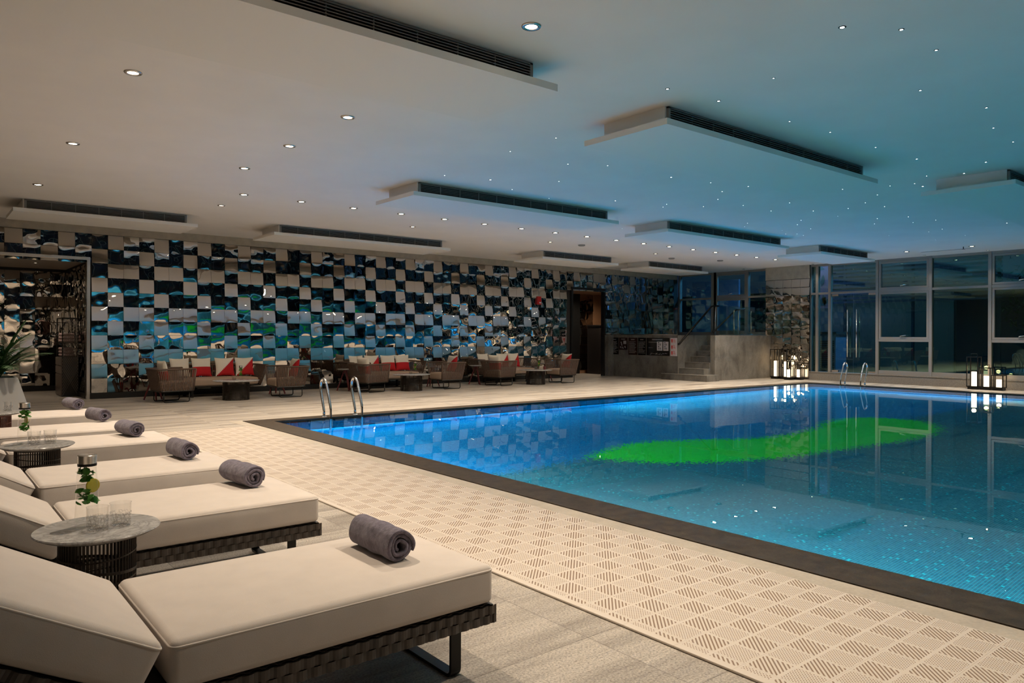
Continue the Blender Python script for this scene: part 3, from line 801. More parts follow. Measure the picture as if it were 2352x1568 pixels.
DL((1.49, 7.10, HC), 0, 'large bright ceiling downlight above the loungers at upper left', 'downlights above the loungers')
DL((1.49, 10.21, HC), 0, 'ceiling downlight above the loungers, below the large bright one', 'downlights above the loungers')
DL((1.49, 13.38, HC), 0, 'small ceiling downlight at far left just before the alcove vent', 'downlights above the loungers')
for i, x in enumerate((4.25, 8.19, 12.09, 16.02)):
    DT((x, 13.43, HC), 0, 'dim ceiling downlight, %s from the left in the sparse row over the lounge seats' % ORD[i], 'dim downlights over the lounge seats')
for y, w in ((8.71, 'left'), (7.14, 'right')):
    DL((20.65, y, HC), 0, 'bright ceiling downlight before the glass facade, %s one of two' % w, 'downlights along the glass facade')
    DS((21.93, y+.06, HC), 0, 'tiny warm downlight at the top of the glass facade, %s one of two' % w, 'tiny warm facade downlights')
DL((20.65, 10.25, HC), 0, 'bright ceiling downlight hidden by the short boxed vent at the facade', 'downlights along the glass facade')
for k, y in enumerate((5.6, 4.05)): DL((20.65, y, HC), 0, 'bright ceiling downlight before the glass facade beyond the right edge', 'downlights along the glass facade')
DS((22.04, 12.12, HC), 0, 'tiny warm downlight above the corner of the mirrored column', 'tiny warm facade downlights')
DS((21.93, 14.55, HC), 0, 'tiny warm downlight above the middle platform window', 'tiny warm facade downlights')

DP = mk_downlight('lens_dim', .05, 85, 165)  # added wide lamp, brightens the otherwise dark passage walls
DP((18.75, 18.15, 2.88), 0, 'small added downlight brightening the far passage from its brown ceiling', 'dim passage and alcove downlights')
for x, l in ((2.1, 'right'), (.2, 'left')): DD((x, 19.2, 2.93), 0, 'small downlight in the alcove ceiling, %s one of two' % l, 'dim passage and alcove downlights')
STARS = [(521,8),(784,70),(1148,175),(1357,230),(1590,308),(1801,368),(2156,384),(2044,442),(1852,455),(1790,494),(1832,509),(1820,15),(2160,104),(2195,208),(2296,280),(540,462),(743,490),(936,509),(802,535),(780,575),(214,402),(10,394),(253,582),(517,600),(498,615),(706,612),(910,606),(1053,635),(1148,593),(1270,635),(1420,523),(1599,552),(1664,506),(1537,592),(1636,612),(1449,622),(1207,683),(1396,662),(1188,705),(1257,726),(1110,735),(1128,753),(1186,752),(1219,760),(932,697),(917,715),(1758,665),(1782,694),(1599,674),(1584,701),(1899,682),(1932,728),(1863,742),(2264,697),(2050,760),(1897,783),(1658,760)]
SBIG = {0: 1.5, 1: 1.6, 15: 1.6, 6: 1.5, 7: 1.6, 10: 1.7, 53: 1.5, 5: 1.4}
SP = [(1300+a/2.2357, 200+b/2.2357, SBIG.get(i, 1.)) for i, (a, b) in enumerate(STARS)]
SP += [(1700+a/3.607, b/3.607, k) for a, b, k in ((846,225,2.2),(1336,243,1.6),(1624,413,1.3),(277,645,1.),(1492,747,1.2),(410,1004,.9),(2040,890,1.2),(2098,1058,1.))]
SP += [(840+a/3.794, 400+b/3.794, k) for a, b, k in ((687,9,1.1),(1086,47,1.8),(1276,131,1.),(1597,209,1.),(1684,60,1.),(2175,231,1.),(2234,472,1.))]
SP += [(1172, 347, 1.), (1277, 316, 1.)]
# camera geometry (recovered from the photograph) used to find where those ceiling points are
CF, CYAW, CY0, CROLL, CH = 1697.8, .88902, -14.54, -.00401, 1.38
fw = Vector((math.cos(CYAW), math.sin(CYAW), 0)); rgt = Vector((math.sin(CYAW), -math.cos(CYAW), 0)); dn = Vector((0, 0, -1))
cr, sr = math.cos(CROLL), math.sin(CROLL)
def on_ceiling(px, py):
    u, v = px-1176, py-784; a, b = cr*u-sr*v, sr*u+cr*v-CY0
    d = fw*CF+rgt*a+dn*b; return Vector((0, 0, CH))+d*((HC-CH)/d.z)
def mk_star():
    t = thing('star_light', '', 'ceiling light'); m = MB(); m.lathe([(.0095, -.001), (.0125, -.004), (.016, -.003), (.017, 0)], seg=10); m.build('bezel', 'black', t)
    m = MB(); m.disc((0, 0, -.004), .0095, 10, True); m.build('lens', 'star', t); return t
SL = Maker(mk_star)
for (px, py, k) in SP:
    p = on_ceiling(px, py)
    o = SL((p.x, p.y, HC), 0, 'tiny white star light set in the ceiling over the pool', 'star lights in the pool ceiling'); o.scale = (k*.78, k*.78, 1)
def mk_smoke():
    t = thing('smoke_detector', '', 'detector'); m = MB(); m.lathe([(.09, 0), (.09, -.018), (.07, -.034), (.0, -.036)], seg=20); m.build('case', 'grille', t, smooth=40); return t
SM = Maker(mk_smoke)
SM((13.08, 13.35, HC), 0, 'round smoke detector on the ceiling above the third sofa group')
SM((18.9, 13.35, HC), 0, 'round smoke detector on the ceiling above the stairs')
SM((17.3, 13.9, HC), 0, 'round smoke detector on the ceiling above the far doorway end')
t = thing('sprinkler', 'small pendent sprinkler on the ceiling beside the facade downlight', 'sprinkler', (20.62, 7.32, HC))
m = MB(); m.tube([(0, 0, 0), (0, 0, -.06)], .012, 8); m.build('stem', 'black', t); m = MB(); m.lathe([(0, -.06), (.04, -.062), (.04, -.066), (0, -.068)], seg=12); m.build('deflector', 'black', t)
t = thing('slot_diffuser', 'thin dark slot diffuser in the ceiling above the glass facade', 'vent', (21.1, 7.92, HC))
m = MB(); m.box(-.05, .05, -.62, .62, -.006, 0); m.cur = 1; m.box(-.02, .02, -.6, .6, -.008, -.005); m.build('frame', ['ac_white', 'grille_dark'], t)

# ------------------------------------------------------------------ sun loungers
def ribbon(mb, path, hw, th):
    """flat bar of half width hw (along x) and thickness th following a y/z path"""
    P = [Vector((0, y, z)) for y, z in path]; n = len(P); L_ = []
    for i, p in enumerate(P):
        d = ((P[i+1]-p).normalized() if i < n-1 else Vector())+((p-P[i-1]).normalized() if i else Vector())
        d.normalize(); L_.append(Vector((0, -d.z, d.y)))
    vs = []
    for p, nn in zip(P, L_):
        for sx, so in ((-hw, 0), (hw, 0), (hw, th), (-hw, th)): vs.append(p+Vector((sx, 0, 0))+nn*so)
    fs = []
    for i in range(n-1):
        for k in range(4): fs.append((i*4+k, i*4+(k+1) % 4, (i+1)*4+(k+1) % 4, (i+1)*4+k))
    fs += [(3, 2, 1, 0), tuple(range((n-1)*4, n*4))]
    return mb.add(vs, fs)
def weave(mb, p0, d, length, rows, rh, nrm, rnd, pitch=.052):
    """rows of woven strands; every second one dips behind"""
    d, nrm = Vector(d), Vector(nrm); up = Vector((0, 0, 1)) if abs(nrm.z) < .5 else nrm.cross(d)
    for r in range(rows):
        n = int(length/pitch)
        for i in range(n+1):
            a = i*pitch+(pitch/2 if r % 2 else 0); w = min(pitch*.90, length-a)
            if w < .01: continue
            c = Vector(p0)+d*(a+w/2)+up*(rh*(r+.5)); e = nrm*.004
            vs = []
            for s in (-1, -.5, 0, .5, 1):
                bl = .0075*(1-s*s)+.0005+rnd.uniform(0, .0012)
                for t_ in (-.47, .47): vs.append(c+d*(s*w/2)+up*(t_*rh)+nrm*bl)
            mb.add(vs, [(2*k, 2*k+2, 2*k+3, 2*k+1) if d.cross(up).dot(nrm) > 0 else (2*k+1, 2*k+3, 2*k+2, 2*k) for k in range(4)])
            # short upright strand between
            q = Vector(p0)+d*(a+w+pitch*.05)+up*(rh*(r+.5))
            mb.add([q-d*.006-up*rh*.5+nrm*.003, q+d*.006-up*rh*.5+nrm*.003, q+d*.006+up*rh*.5+nrm*.003, q-d*.006+up*rh*.5+nrm*.003], [(0, 1, 2, 3) if d.cross(up).dot(nrm) > 0 else (3, 2, 1, 0)])
def mk_lounger():
    rr = random.Random(3)
    t = thing('sun_lounger', '', 'sun lounger')
    HW = .375; ZS, ZE = .292, .448
    m = MB(); m.rbox(-1.232, 0, -HW, HW, ZS, ZE, .028, (16, 10, 3), puff=.012)
    pz = ZE-.014
    sc_ = m.build('seat_cushion', 'fabric', t, smooth=True, weld=True)
    def loop(x0, x1, z, r=.03):
        pts = []
        for cx, cy, a0 in ((x1-r, HW-r, 0), (x0+r, HW-r, 90), (x0+r, -HW+r, 180), (x1-r, -HW+r, 270)):
            for k in range(5): a = math.radians(a0+k*22.5); pts.append((cx+r*math.cos(a), cy+r*math.sin(a), z))
        return pts
    m = MB(); m.tube(loop(-1.230, -.002, ZE-.020), .0042, 6, True); m.build('piping', 'fabric', sc_, smooth=True)
    A = math.radians(29); ca, sa = math.cos(A), math.sin(A)
    T = Matrix.Translation((-1.243, 0, ZE-.004)) @ Matrix.Rotation(A, 4, 'Y')
    m = MB(); m.rbox(-.78, 0, -HW, HW, -.155, 0, .028, (10, 10, 3), puff=.012); m.xf(T)
    bc = m.build('backrest_cushion', 'fabric', t, smooth=True, weld=True)
    m = MB(); m.tube(loop(-.778, -.002, -.018), .0042, 6, True); m.xf(T); m.build('piping', 'fabric', bc, smooth=True)
    # woven frame under the seat
    m = MB(); m.cur = 1; m.box(-1.93, .0, -HW+.006, HW-.006, .212, .285); m.cur = 0
    weave(m, (-1.93, -HW+.006, .212), (1, 0, 0), 1.935, 2, .0365, (0, -1, 0), rr); weave(m, (-1.93, HW-.006, .212), (1, 0, 0), 1.935, 2, .0365, (0, 1, 0), rr)
    weave(m, (.0, -HW, .212), (0, 1, 0), 2*HW, 2, .0365, (1, 0, 0), rr); weave(m, (-1.93, -HW, .212), (0, 1, 0), 2*HW, 2, .0365, (-1, 0, 0), rr)
    for i in range(3): weave(m, (-1.93, -HW+.004+i*.03, .2855), (1, 0, 0), 1.93, 1, .028, (0, 0, 1), rr)
    m.build('woven_frame', ['rattan', 'rattan_dark'], t)
    m = MB(); m.cur = 1; m.box(-.80, .0, -HW+.01, HW-.01, -.225, -.160); m.cur = 0
    weave(m, (-.80, -HW+.008, -.225), (1, 0, 0), .80, 2, .033, (0, -1, 0), rr); weave(m, (-.80, HW-.008, -.225), (1, 0, 0), .80, 2, .033, (0, 1, 0), rr); weave(m, (-.80, -HW, -.225), (0, 1, 0), 2*HW, 2, .033, (-1, 0, 0), rr)
    m.xf(T); m.build('woven_backrest', ['rattan', 'rattan_dark'], t)
    for x in (-.135, -1.72):
        m = MB(); w = .30; path = [(-w, .212)]
        path += [(-w+.035*(1-math.cos(a)), .035*(1-math.sin(a))) for a in [k*PI/12 for k in range(7)]]
        path += [(w-.035*(1-math.cos(a)), .035*(1-math.sin(a))) for a in [k*PI/12 for k in range(6, -1, -1)]] + [(w, .212)]
        ribbon(m, path, .024, .013); m.v = [(v[0]+x, v[1], v[2]) for v in m.v]; m.build('leg', 'black', t)
    return t
LN = Maker(mk_lounger)
LY = [(1.84, 2.375), (1.84, 4.03), (1.84, 5.335), (1.825, 6.955), (1.785, 8.08), (1.785, 9.71)]
LL = ['cream cushioned sun lounger in the foreground, nearest the camera', 'cream cushioned sun lounger just behind the nearest marble side table', 'cream cushioned sun lounger, third from the camera, in front of the second side table',
      'brightly lit cream sun lounger just behind the second marble side table', 'cream cushioned sun lounger, second from the far end of the row', 'cream cushioned sun lounger at the far end of the row, nearest the planter']
for (x, y), l in zip(LY, LL): LN((x, y+.375, 0), 0, l, 'sun loungers in a row beside the pool')

# rolled towels
def mk_towel(seed):
    def f():
        rr = random.Random(seed)
        t = thing('rolled_towel', '', 'towel')
        turns, r0, r1, th = 2.75, .016, .067, .0078
        N_ = 110; prof = []
        A1 = 2*PI*turns
        ph = [rr.uniform(0, 6) for _ in range(3)]
        def cen(a):
            r = r0+(r1-r0)*a/A1
            w = 1+.05*math.sin(3*a+ph[0])+.035*math.sin(5.3*a+ph[1])*(1-a/A1)
            return r*w
        def pt(a, off):
            r = cen(a)+off; aa = a+math.radians(205)-A1
            y, z = -r*math.cos(aa), r*math.sin(aa)
            return y, max(z, -.064-.1*(abs(z)-.064)) if z < -.064 else (y, z)[1]
        outer = []; inner = []
        for i in range(N_+1):
            a = A1*i/N_; k = min(1, (N_-i)/4+.25)
            outer.append(pt(a, th*k)); inner.append(pt(a, -th*k))
        ring = outer+inner[::-1]; n = len(ring); LEN, S = .34, 14
        mb = MB(); rows = []
        st = [0, .004, .014, .03]+[.03+(LEN-.06)*j/S for j in range(1, S)]+[LEN-.03, LEN-.014, LEN-.004, LEN]
        for x in st:
            e = min(x, LEN-x); sh = 1 if e > .014 else .80+.2*math.sqrt(max(0, 1-(1-e/.014)**2))
            row = []
            for i, (a, b) in enumerate(ring):
                j = i if i <= N_ else 2*N_+1-i
                ca_, cb_ = (outer[j][0]+inner[j][0])/2, (outer[j][1]+inner[j][1])/2
                bump = .0022*math.sin(x*31+ph[2]+i*.05)+.0016*math.sin(x*57+ph[1])
                tele = .006*math.sin(j*.11+ph[0]) if e < .016 else 0
                ra = 1+bump/.07
                row.append(((ca_+(a-ca_)*sh)*ra, x-LEN/2+tele, (cb_+(b-cb_)*sh)*ra))
            rows.append(row)
        vs = [v for r_ in rows for v in r_]; fs = []
        for i in range(len(rows)-1):
            for k in range(n): fs.append((i*n+k, i*n+(k+1) % n, (i+1)*n+(k+1) % n, (i+1)*n+k))
        for base, flip in ((0, False), ((len(rows)-1)*n, True)):
            for k in range(N_): q = (base+k, base+k+1, base+2*N_-k, base+2*N_+1-k); fs.append(q[::-1] if flip else q)
        mb.add(vs, fs); zmin = min(v[2] for v in mb.v); mb.v = [(v[0], v[1], v[2]-zmin) for v in mb.v]
        mb.build('terry_roll', 'towel', t, smooth=True, weld=True)
        return t
    return Maker(f)
TW = [mk_towel(s) for s in (1, 5)]
TP = [(1.54, 2.78, 0), (1.575, 4.57, .12), (1.565, 5.84, .06), (1.53, 7.38, .16), (1.53, 8.85, .22), (1.53, 10.40, .2)]
TL = ['purple grey rolled towel on the nearest sun lounger', 'purple grey rolled towel on the second sun lounger from the camera', 'purple grey rolled towel on the third sun lounger from the camera', 'purple grey rolled towel on the brightly lit fourth lounger', 'purple grey rolled towel on the fifth lounger from the camera', 'purple grey rolled towel on the farthest sun lounger']
for i, ((x, y, a), l) in enumerate(zip(TP, TL)): TW[i % 2]((x, y, .4585), a, l, 'rolled towels on the loungers')

# ------------------------------------------------------------------ tables, glasses, carafes
def mk_side_table(wire='wire', R_=.240, H=.56, r=.143, rods=60):
    def f():
        t = thing('side_table', '', 'table')
        m = MB(); m.lathe([(0, H-.022), (R_-.03, H-.022), (R_-.006, H-.010), (R_, H-.005), (R_-.003, H), (0, H)], seg=56); m.build('table_top', 'marble', t, smooth=40)
        m = MB()
        for k in range(rods):
            a = 2*PI*k/rods; c, s = math.cos(a), math.sin(a)
            m.bar((r*c, r*s, .004), (r*c, r*s, H-.022), .0052)
        for z, w, tl, ph in ((.02, .010, 0, 0), (.09, .006, .012, 1), (.13, .012, .02, 2.4), (.21, .006, .018, .3), (.27, .014, .022, 4.), (.34, .006, .016, 2.), (.40, .012, .02, 5.2), (.46, .006, .014, .8), (H-.035, .010, 0, 0)):
            if z > H-.03: continue
            n = 48
            for k in range(n):
                a, b = 2*PI*k/n, 2*PI*(k+1)/n
                m.bar((r*1.02*math.cos(a), r*1.02*math.sin(a), z+tl*math.sin(a+ph)), (r*1.02*math.cos(b), r*1.02*math.sin(b), z+tl*math.sin(b+ph)), .004, w)
        m.build('wire_drum', wire, t); return t
    return Maker(f)
ST = mk_side_table(); ST3 = mk_side_table('brownwire')
TBL = [(.613, 3.534), (.722, 6.447), (.665, 9.31)]
ST((*TBL[0], 0), .3, 'round marble topped side table on a dark wire drum, nearest the camera', 'marble side tables between the loungers')
ST((*TBL[1], 0), 2.0, 'round marble topped side table between the third and fourth loungers', 'marble side tables between the loungers')
ST3((*TBL[2], 0), 1.0, 'marble side table on a reddish brown wire drum at the left edge', 'marble side tables between the loungers')
def mk_tumbler():
    t = thing('tumbler', '', 'glass')
    m = MB(); m.lathe([(.0, .012), (.036, .013), (.0385, .055), (.0405, .098), (.0432, .099), (.0420, .060)], seg=32)
    m.build('bowl', 'glass_rim', t, smooth=50)
    m = MB(); m.lathe([(0, 0), (.037, .001), (.0405, .006), (.0424, .058), (.0405, .060)], seg=32); m.build('cut_base', 'glass_cut', t, smooth=50)
    return t
TB = Maker(mk_tumbler)
def mk_carafe(full=True):
    def f():
        rr = random.Random(12)
        t = thing('carafe', '', 'carafe')
        m = MB(); m.lathe([(0, .002), (.044, .002), (.047, .010), (.0455, .07), (.039, .20), (.0345, .262), (.0345, .268)], seg=36); m.build('glass_body', 'glass', t, smooth=50)
        m = MB(); m.lathe([(.0, .268), (.030, .268), (.0355, .262), (.0362, .268), (.0362, .290), (.0372, .302), (.0350, .304), (.0, .300)], seg=32); m.build('lid', 'steel', t, smooth=40)
        m = MB(); m.lathe([(.0366, .257), (.0368, .268), (.035, .268)], seg=32); m.build('seal_ring', 'black', t, smooth=40)
        m = MB()
        for z0, n in ((.232, 14), (.205, 10), (.145, 5), (.115, 15), (.10, 8)):
            for _ in range(n):
                c = Vector((rr.uniform(-.026, .026), rr.uniform(-.026, .026), z0+rr.uniform(-.012, .014)))
                d = Vector((rr.uniform(-1, 1), rr.uniform(-1, 1), rr.uniform(-.5, .5))).normalized(); e = d.cross(Vector((rr.uniform(-1, 1), rr.uniform(-1, 1), rr.uniform(-1, 1)))).normalized(); u = d.cross(e)
                s = rr.uniform(.015, .022)
                m.add([c-d*s, c-d*s*.3+e*s*.6+u*.002, c+d*s*.5+e*s*.45+u*.003, c+d*s, c+d*s*.5-e*s*.45+u*.003, c-d*s*.3-e*s*.6+u*.002, c+u*-.002], [(0, 1, 6), (1, 2, 6), (2, 3, 6), (3, 4, 6), (4, 5, 6), (5, 0, 6)])
        m.build('mint_leaves', 'leaf', t, smooth=True)
        m = MB(); Q = Matrix.Translation((.009, -.020, .172)) @ Matrix.Rotation(math.radians(-22), 4, 'Z') @ Matrix.Rotation(math.radians(90), 4, 'X')
        m.lathe([(0, -.003), (.026, -.003), (.026, .003), (0, .003)], seg=28); m.cur = 1; m.lathe([(.0262, -.0033), (.0295, -.002), (.0295, .002), (.0262, .0033)], seg=28); m.xf(Q)
        m.build('lemon_slice', ['lemon', 'lemon_rind'], t, smooth=40)
        return t
    return Maker(f)
CF_ = mk_carafe()
ZT = .5605
CF_((.580, 3.580, ZT), .75, 'tall glass carafe of water with mint and lemon on the nearest side table', 'carafes of mint and lemon water')
CF_((.650, 6.535, ZT), 2.2, 'glass carafe of mint water on the second side table', 'carafes of mint and lemon water')
TB((.603, 3.480, ZT), 0, 'clear cut glass tumbler standing before the nearest carafe, left of two', 'cut glass tumblers')
TB((.695, 3.509, ZT), 1, 'clear cut glass tumbler on the nearest side table, right of two', 'cut glass tumblers')
TB((.698, 6.428, ZT), 2, 'clear cut glass tumbler on the second side table, left of two', 'cut glass tumblers')
TB((.801, 6.443, ZT), 3, 'clear cut glass tumbler on the second side table, right of two', 'cut glass tumblers')
TB((.784, 9.371, ZT), 4, 'clear cut glass tumbler on the side table at the left edge', 'cut glass tumblers')

# ------------------------------------------------------------------ planter with palm
t = thing('potted_palm', 'dark green palm in a large tapered grey planter at the left edge', 'plant', (.86, 12.65, 0))
m = MB(); a, b, h = .50, .29, .76
vs = [(-a, -a, 0), (a, -a, 0), (a, a, 0), (-a, a, 0), (-b, -b, h), (b, -b, h), (b, b, h), (-b, b, h), (-b+.03, -b+.03, h), (b-.03, -b+.03, h), (b-.03, b-.03, h), (-b+.03, b-.03, h), (-b+.03, -b+.03, h-.08), (b-.03, -b+.03, h-.08), (b-.03, b-.03, h-.08), (-b+.03, b-.03, h-.08)]
fs = [(3, 2, 1, 0)]+[(i, (i+1) % 4, 4+(i+1) % 4, 4+i) for i in range(4)]+[(4+i, 4+(i+1) % 4, 8+(i+1) % 4, 8+i) for i in range(4)]+[(8+i, 8+(i+1) % 4, 12+(i+1) % 4, 12+i) for i in range(4)]
m.add(vs, fs); m.build('planter', 'planter', t)
m = MB(); m.box(-b+.03, b-.03, -b+.03, b-.03, h-.10, h-.05); m.build('soil', 'soil', t)
rr = random.Random(9)
for k in range(26):
    m = MB(); az = k*2.4+rr.uniform(-.3, .3); tilt = rr.uniform(.25, 1.15); ln = rr.uniform(.62, .92); p = Vector((rr.uniform(-.07, .07), rr.uniform(-.07, .07), h-.06)); pts = [p.copy()]
    el = PI/2-tilt*.45; n = 16
    for i in range(n):
        el -= tilt*.085; d = Vector((math.cos(az)*math.cos(el), math.sin(az)*math.cos(el), math.sin(el))); p = p+d*(ln/n); pts.append(p.copy())
    m.tube(pts, [.007*(1-i/(n+1))+.0015 for i in range(n+1)], 5)
    sd = Vector((-math.sin(az), math.cos(az), 0))
    for i in range(3, n+1):
        for j in (0, .5):
            if i+j > n: continue
            c = pts[i] if j == 0 else (pts[i]+pts[i+1])/2
            d = (pts[i]-pts[i-1]).normalized(); u = i/n; l = .26*math.sin(PI*min(1, .18+.80*u))*ln+.05
            for s in (-1, 1):
                e = (d*.75+sd*s*.75+Vector((0, 0, -.16+rr.uniform(-.08, .08)))).normalized(); w = e.cross(Vector((0, 0, 1))).normalized()*.015
                m.add([c, c+e*l*.4+w, c+e*l-Vector((0, 0, .04*l)), c+e*l*.4-w], [(0, 1, 2, 3)])
    m.build('frond', 'palm', t)

# towel cabinet in the alcove
t = thing('towel_cabinet', 'dark towel cabinet with open mesh upper part inside the left alcove', 'cabinet', (2.70, 19.1, 0))
m = MB(); m.box(-.16, .155, -.40, .40, 0, .86); m.build('body', 'darkwood', t)
for i, (a, b) in enumerate(((.02, .48), (.50, .66), (.68, .85))):
    m = MB(); m.box(-.180, -.16, -.385, .385, a, b); m.build('drawer', 'cabwood', t)
m = MB()
for x in (-.15, .145):
    for y in (-.39, .39): m.box(x-.012, x+.012, y-.012, y+.012, .86, 1.72)
for y in (-.39, .39): m.box(-.16, .155, y-.012, y+.012, 1.70, 1.725)
for x in (-.15, .145): m.box(x-.012, x+.012, -.40, .40, 1.70, 1.725)
m.box(-.15, .145, -.385, .385, 1.16, 1.175); m.build('upper_frame', 'black', t)
m = MB()
for i in range(-12, 16):
    z = .86+i*.07
    for s in (1, -1):
        pa, pb = [(-.15, z if s > 0 else z+.59), (.145, z+.59 if s > 0 else z)]
        (xa, za), (xb, zb_) = pa, pb
        def cl(xa, za, xb, zb_):
            lo, hi = .02, 1.70; pts = []
            for (x_, z_) in ((xa, za), (xb, zb_)):
                zz = min(hi, max(lo, z_)); tt = 0 if zb_ == za else (zz-za)/(zb_-za); pts.append((xa+(xb-xa)*tt, zz))
            return pts
        (x1, z1), (x2, z2) = cl(xa, za, xb, zb_)
        if abs(z1-z2) > .03: m.bar((x1, -.408, z1), (x2, -.408, z2), .006)
m.build('mesh_panel', 'grille', t)
for i, (y, z, l) in enumerate(((.0, 1.18, 'upper'), (.0, .865, 'lower'))):
    q = thing('folded_towels', 'pale pink folded towels on the %s shelf of the dark alcove cabinet' % l, 'towels', (2.68, 19.1+y, z), 0)
    for k in range(3):
        m = MB(); m.rbox(-.12, .12, -.32+.02*k, .30, .07*k, .07*k+.066, .03, (3, 6, 2)); m.build('towel', 'pinktowel', q, smooth=True)
    if i: q['kind'] = 'thing'

# ------------------------------------------------------------------ lounge seats
def outline(f, b, w, r):
    """plan path front-left -> back -> front-right, rounded at the back corners"""
    pts = [(f, w)]
    for cx, cy, a0 in ((-b+r, w-r, 90), (-b+r, -w+r, 180)):
        for k in range(7): a = math.radians(a0+k*15); pts.append((cx+r*math.cos(a), cy+r*math.sin(a)))
    pts.append((f, -w)); return pts
def resample(pts, n):
    d = [0]
    for i in range(1, len(pts)): d.append(d[-1]+math.dist(pts[i], pts[i-1]))
    out = []; j = 1
    for k in range(n+1):
        t_ = d[-1]*k/n
        while j < len(pts)-1 and d[j] < t_: j += 1
        u = (t_-d[j-1])/(d[j]-d[j-1]); out.append((pts[j-1][0]+(pts[j][0]-pts[j-1][0])*u, pts[j-1][1]+(pts[j][1]-pts[j-1][1])*u))
    return out
def woven(t, W, D, rods):
    """W half width, D half depth; open front at +x"""
    zb, zt = .235, .672
    bo = resample(outline(D*.92, D*.92, W*.84, .06), rods); to = resample(outline(D*1.0, D*1.16, W, .07), rods)
    m = MB(); rr = random.Random(int(W*100))
    for k in range(rods+1):
        a = Vector((*bo[k], zb)); b = Vector((*to[k], zt-(0 if 2 < k < rods-2 else .02))); k2 = min(rods, k+1); k1 = max(0, k-1)
        tg = Vector((bo[k2][0]-bo[k1][0], bo[k2][1]-bo[k1][1], 0)).normalized(); nn = tg.cross((b-a).normalized()).normalized()
        m.obox((a+b)/2, tg*.0098, (b-a)/2, nn*.004)
    for z, w_ in ((.30, .35), (.40, .3)):
        u = (z-zb)/(zt-zb); pts = [(bo[k][0]*(1-u)+to[k][0]*u, bo[k][1]*(1-u)+to[k][1]*u, z) for k in range(rods+1)]
        m.tube(pts, .006, 5)
    m.build('woven_shell', 'strap', t)
    m = MB(); m.tube([(*p, zt) for p in to], .017, 8); m.tube([(*to[0], zt), (*bo[0], zb)], .016, 8); m.tube([(*to[-1], zt), (*bo[-1], zb)], .016, 8); m.build('top_rail', 'strap', t, smooth=True)
    m = MB(); m.tube([(*p, zb-.005) for p in bo]+[(*bo[0], zb-.005)], .014, 6); m.box(-D*.9, D*.9, -W*.80, W*.80, zb-.02, zb+.005); m.build('base_frame', 'black', t)
    m = MB(); m.rbox(-D*.86, D*1.0, -W*.80, W*.80, zb+.008, .405, .045, (6, 6, 2), puff=.018); m.build('seat_cushion', 'seat', t, smooth=True, weld=True)
def mk_armchair():
    t = thing('armchair', '', 'armchair'); woven(t, .36, .345, 62)
    for y in (-.27, .27):
        m = MB(); m.tube([(-.25, y, .23), (-.25, y, .04), (-.235, y, .016), (-.21, y, .010), (.21, y, .010), (.235, y, .016), (.25, y, .04), (.25, y, .23)], .011, 8); m.build('sled_leg', 'black', t, smooth=True)
    return t
def mk_sofa():
    t = thing('sofa', '', 'sofa'); woven(t, 1.06, .40, 92)
    for x in (-.30, .30):
        for y in (-.57, .57):
            m = MB(); m.box(x-.025, x+.025, y-.025, y+.025, 0, .232); m.build('leg', 'black', t)
    return t
AC, SF = Maker(mk_armchair), Maker(mk_sofa)
def mk_coffee():
    t = thing('coffee_table', '', 'table'); r, H = .265, .412
    m = MB(); m.lathe([(0, H-.024), (.42, H-.024), (.465, H-.012), (.47, H-.004), (.465, H), (0, H)], seg=48); m.build('table_top', 'marble', t, smooth=40)
    m = MB(); n = 40
    for i in range(26):
        z = .006+i*.0145; q = r*(1+.012*math.sin(i*1.7))
        m.tube([(q*math.cos(2*PI*k/n), q*math.sin(2*PI*k/n), z) for k in range(n)], .0050, 5, True)
    for k in range(16): a = 2*PI*k/16; m.bar((r*.97*math.cos(a), r*.97*math.sin(a), 0), (r*.97*math.cos(a), r*.97*math.sin(a), H-.02), .008)
    m.build('wire_drum', 'wire', t, smooth=True); return t
CT = Maker(mk_coffee)
def mk_tripod():
    t = thing('tripod_table', '', 'table'); H = .535
    m = MB(); m.lathe([(0, H-.022), (.17, H-.022), (.195, H-.012), (.20, H-.004), (.197, H), (0, H)], seg=36); m.build('table_top', 'marble', t, smooth=40)
    m = MB(); m.lathe([(0, H-.10), (.045, H-.10), (.05, H-.03), (.10, H-.022), (0, H-.022)], seg=16); m.build('hub', 'maroon', t, smooth=40)
    for k in range(3):
        a = 2*PI*k/3; c, s = math.cos(a), math.sin(a); m = MB(); m.tube([(.035*c, .035*s, H-.06), (.20*c, .20*s, .004)], [.020, .017], 6); m.build('leg', 'maroon', t)
    return t
TT = Maker(mk_tripod)
def mk_cushion(pattern):
    def f():
        t = thing('throw_cushion', '', 'cushion'); m = MB(); N_ = 16; S = .215
        for side in (1, -1):
            vs = []; fsets = []
            for j in range(N_+1):
                for i in range(N_+1):
                    s, u = -1+2*i/N_, -1+2*j/N_
                    th = .068*(max(0, (1-s**2)*(1-u**2)))**.42
                    pin = 1-.085*(1-s*s)*(abs(u)**3) ; pin2 = 1-.085*(1-u*u)*(abs(s)**3)
                    vs.append((side*th, s*S*pin2, (u*pin+1)*S))
            for j in range(N_):
                for i in range(N_):
                    s, u = -1+2*(i+.5)/N_, -1+2*(j+.5)/N_
                    a = j*(N_+1)+i; q = (a, a+1, a+N_+2, a+N_+1)
                    red = {'half': u < -.05, 'diag': s > u, 'plain': False, 'diag2': s < -u}[pattern]
                    m.cur = 1 if red else 0; fsets.append((q if side > 0 else q[::-1], m.cur))
            o0 = len(m.v); m.v += vs
            for q, mi in fsets: m.f.append(tuple(k+o0 for k in q)); m.mi.append(mi)
        m.build('cover', ['fabric2', 'red'], t, smooth=True, weld=False); return t
    return Maker(f)
CU = {k: mk_cushion(k) for k in ('half', 'diag', 'plain')}
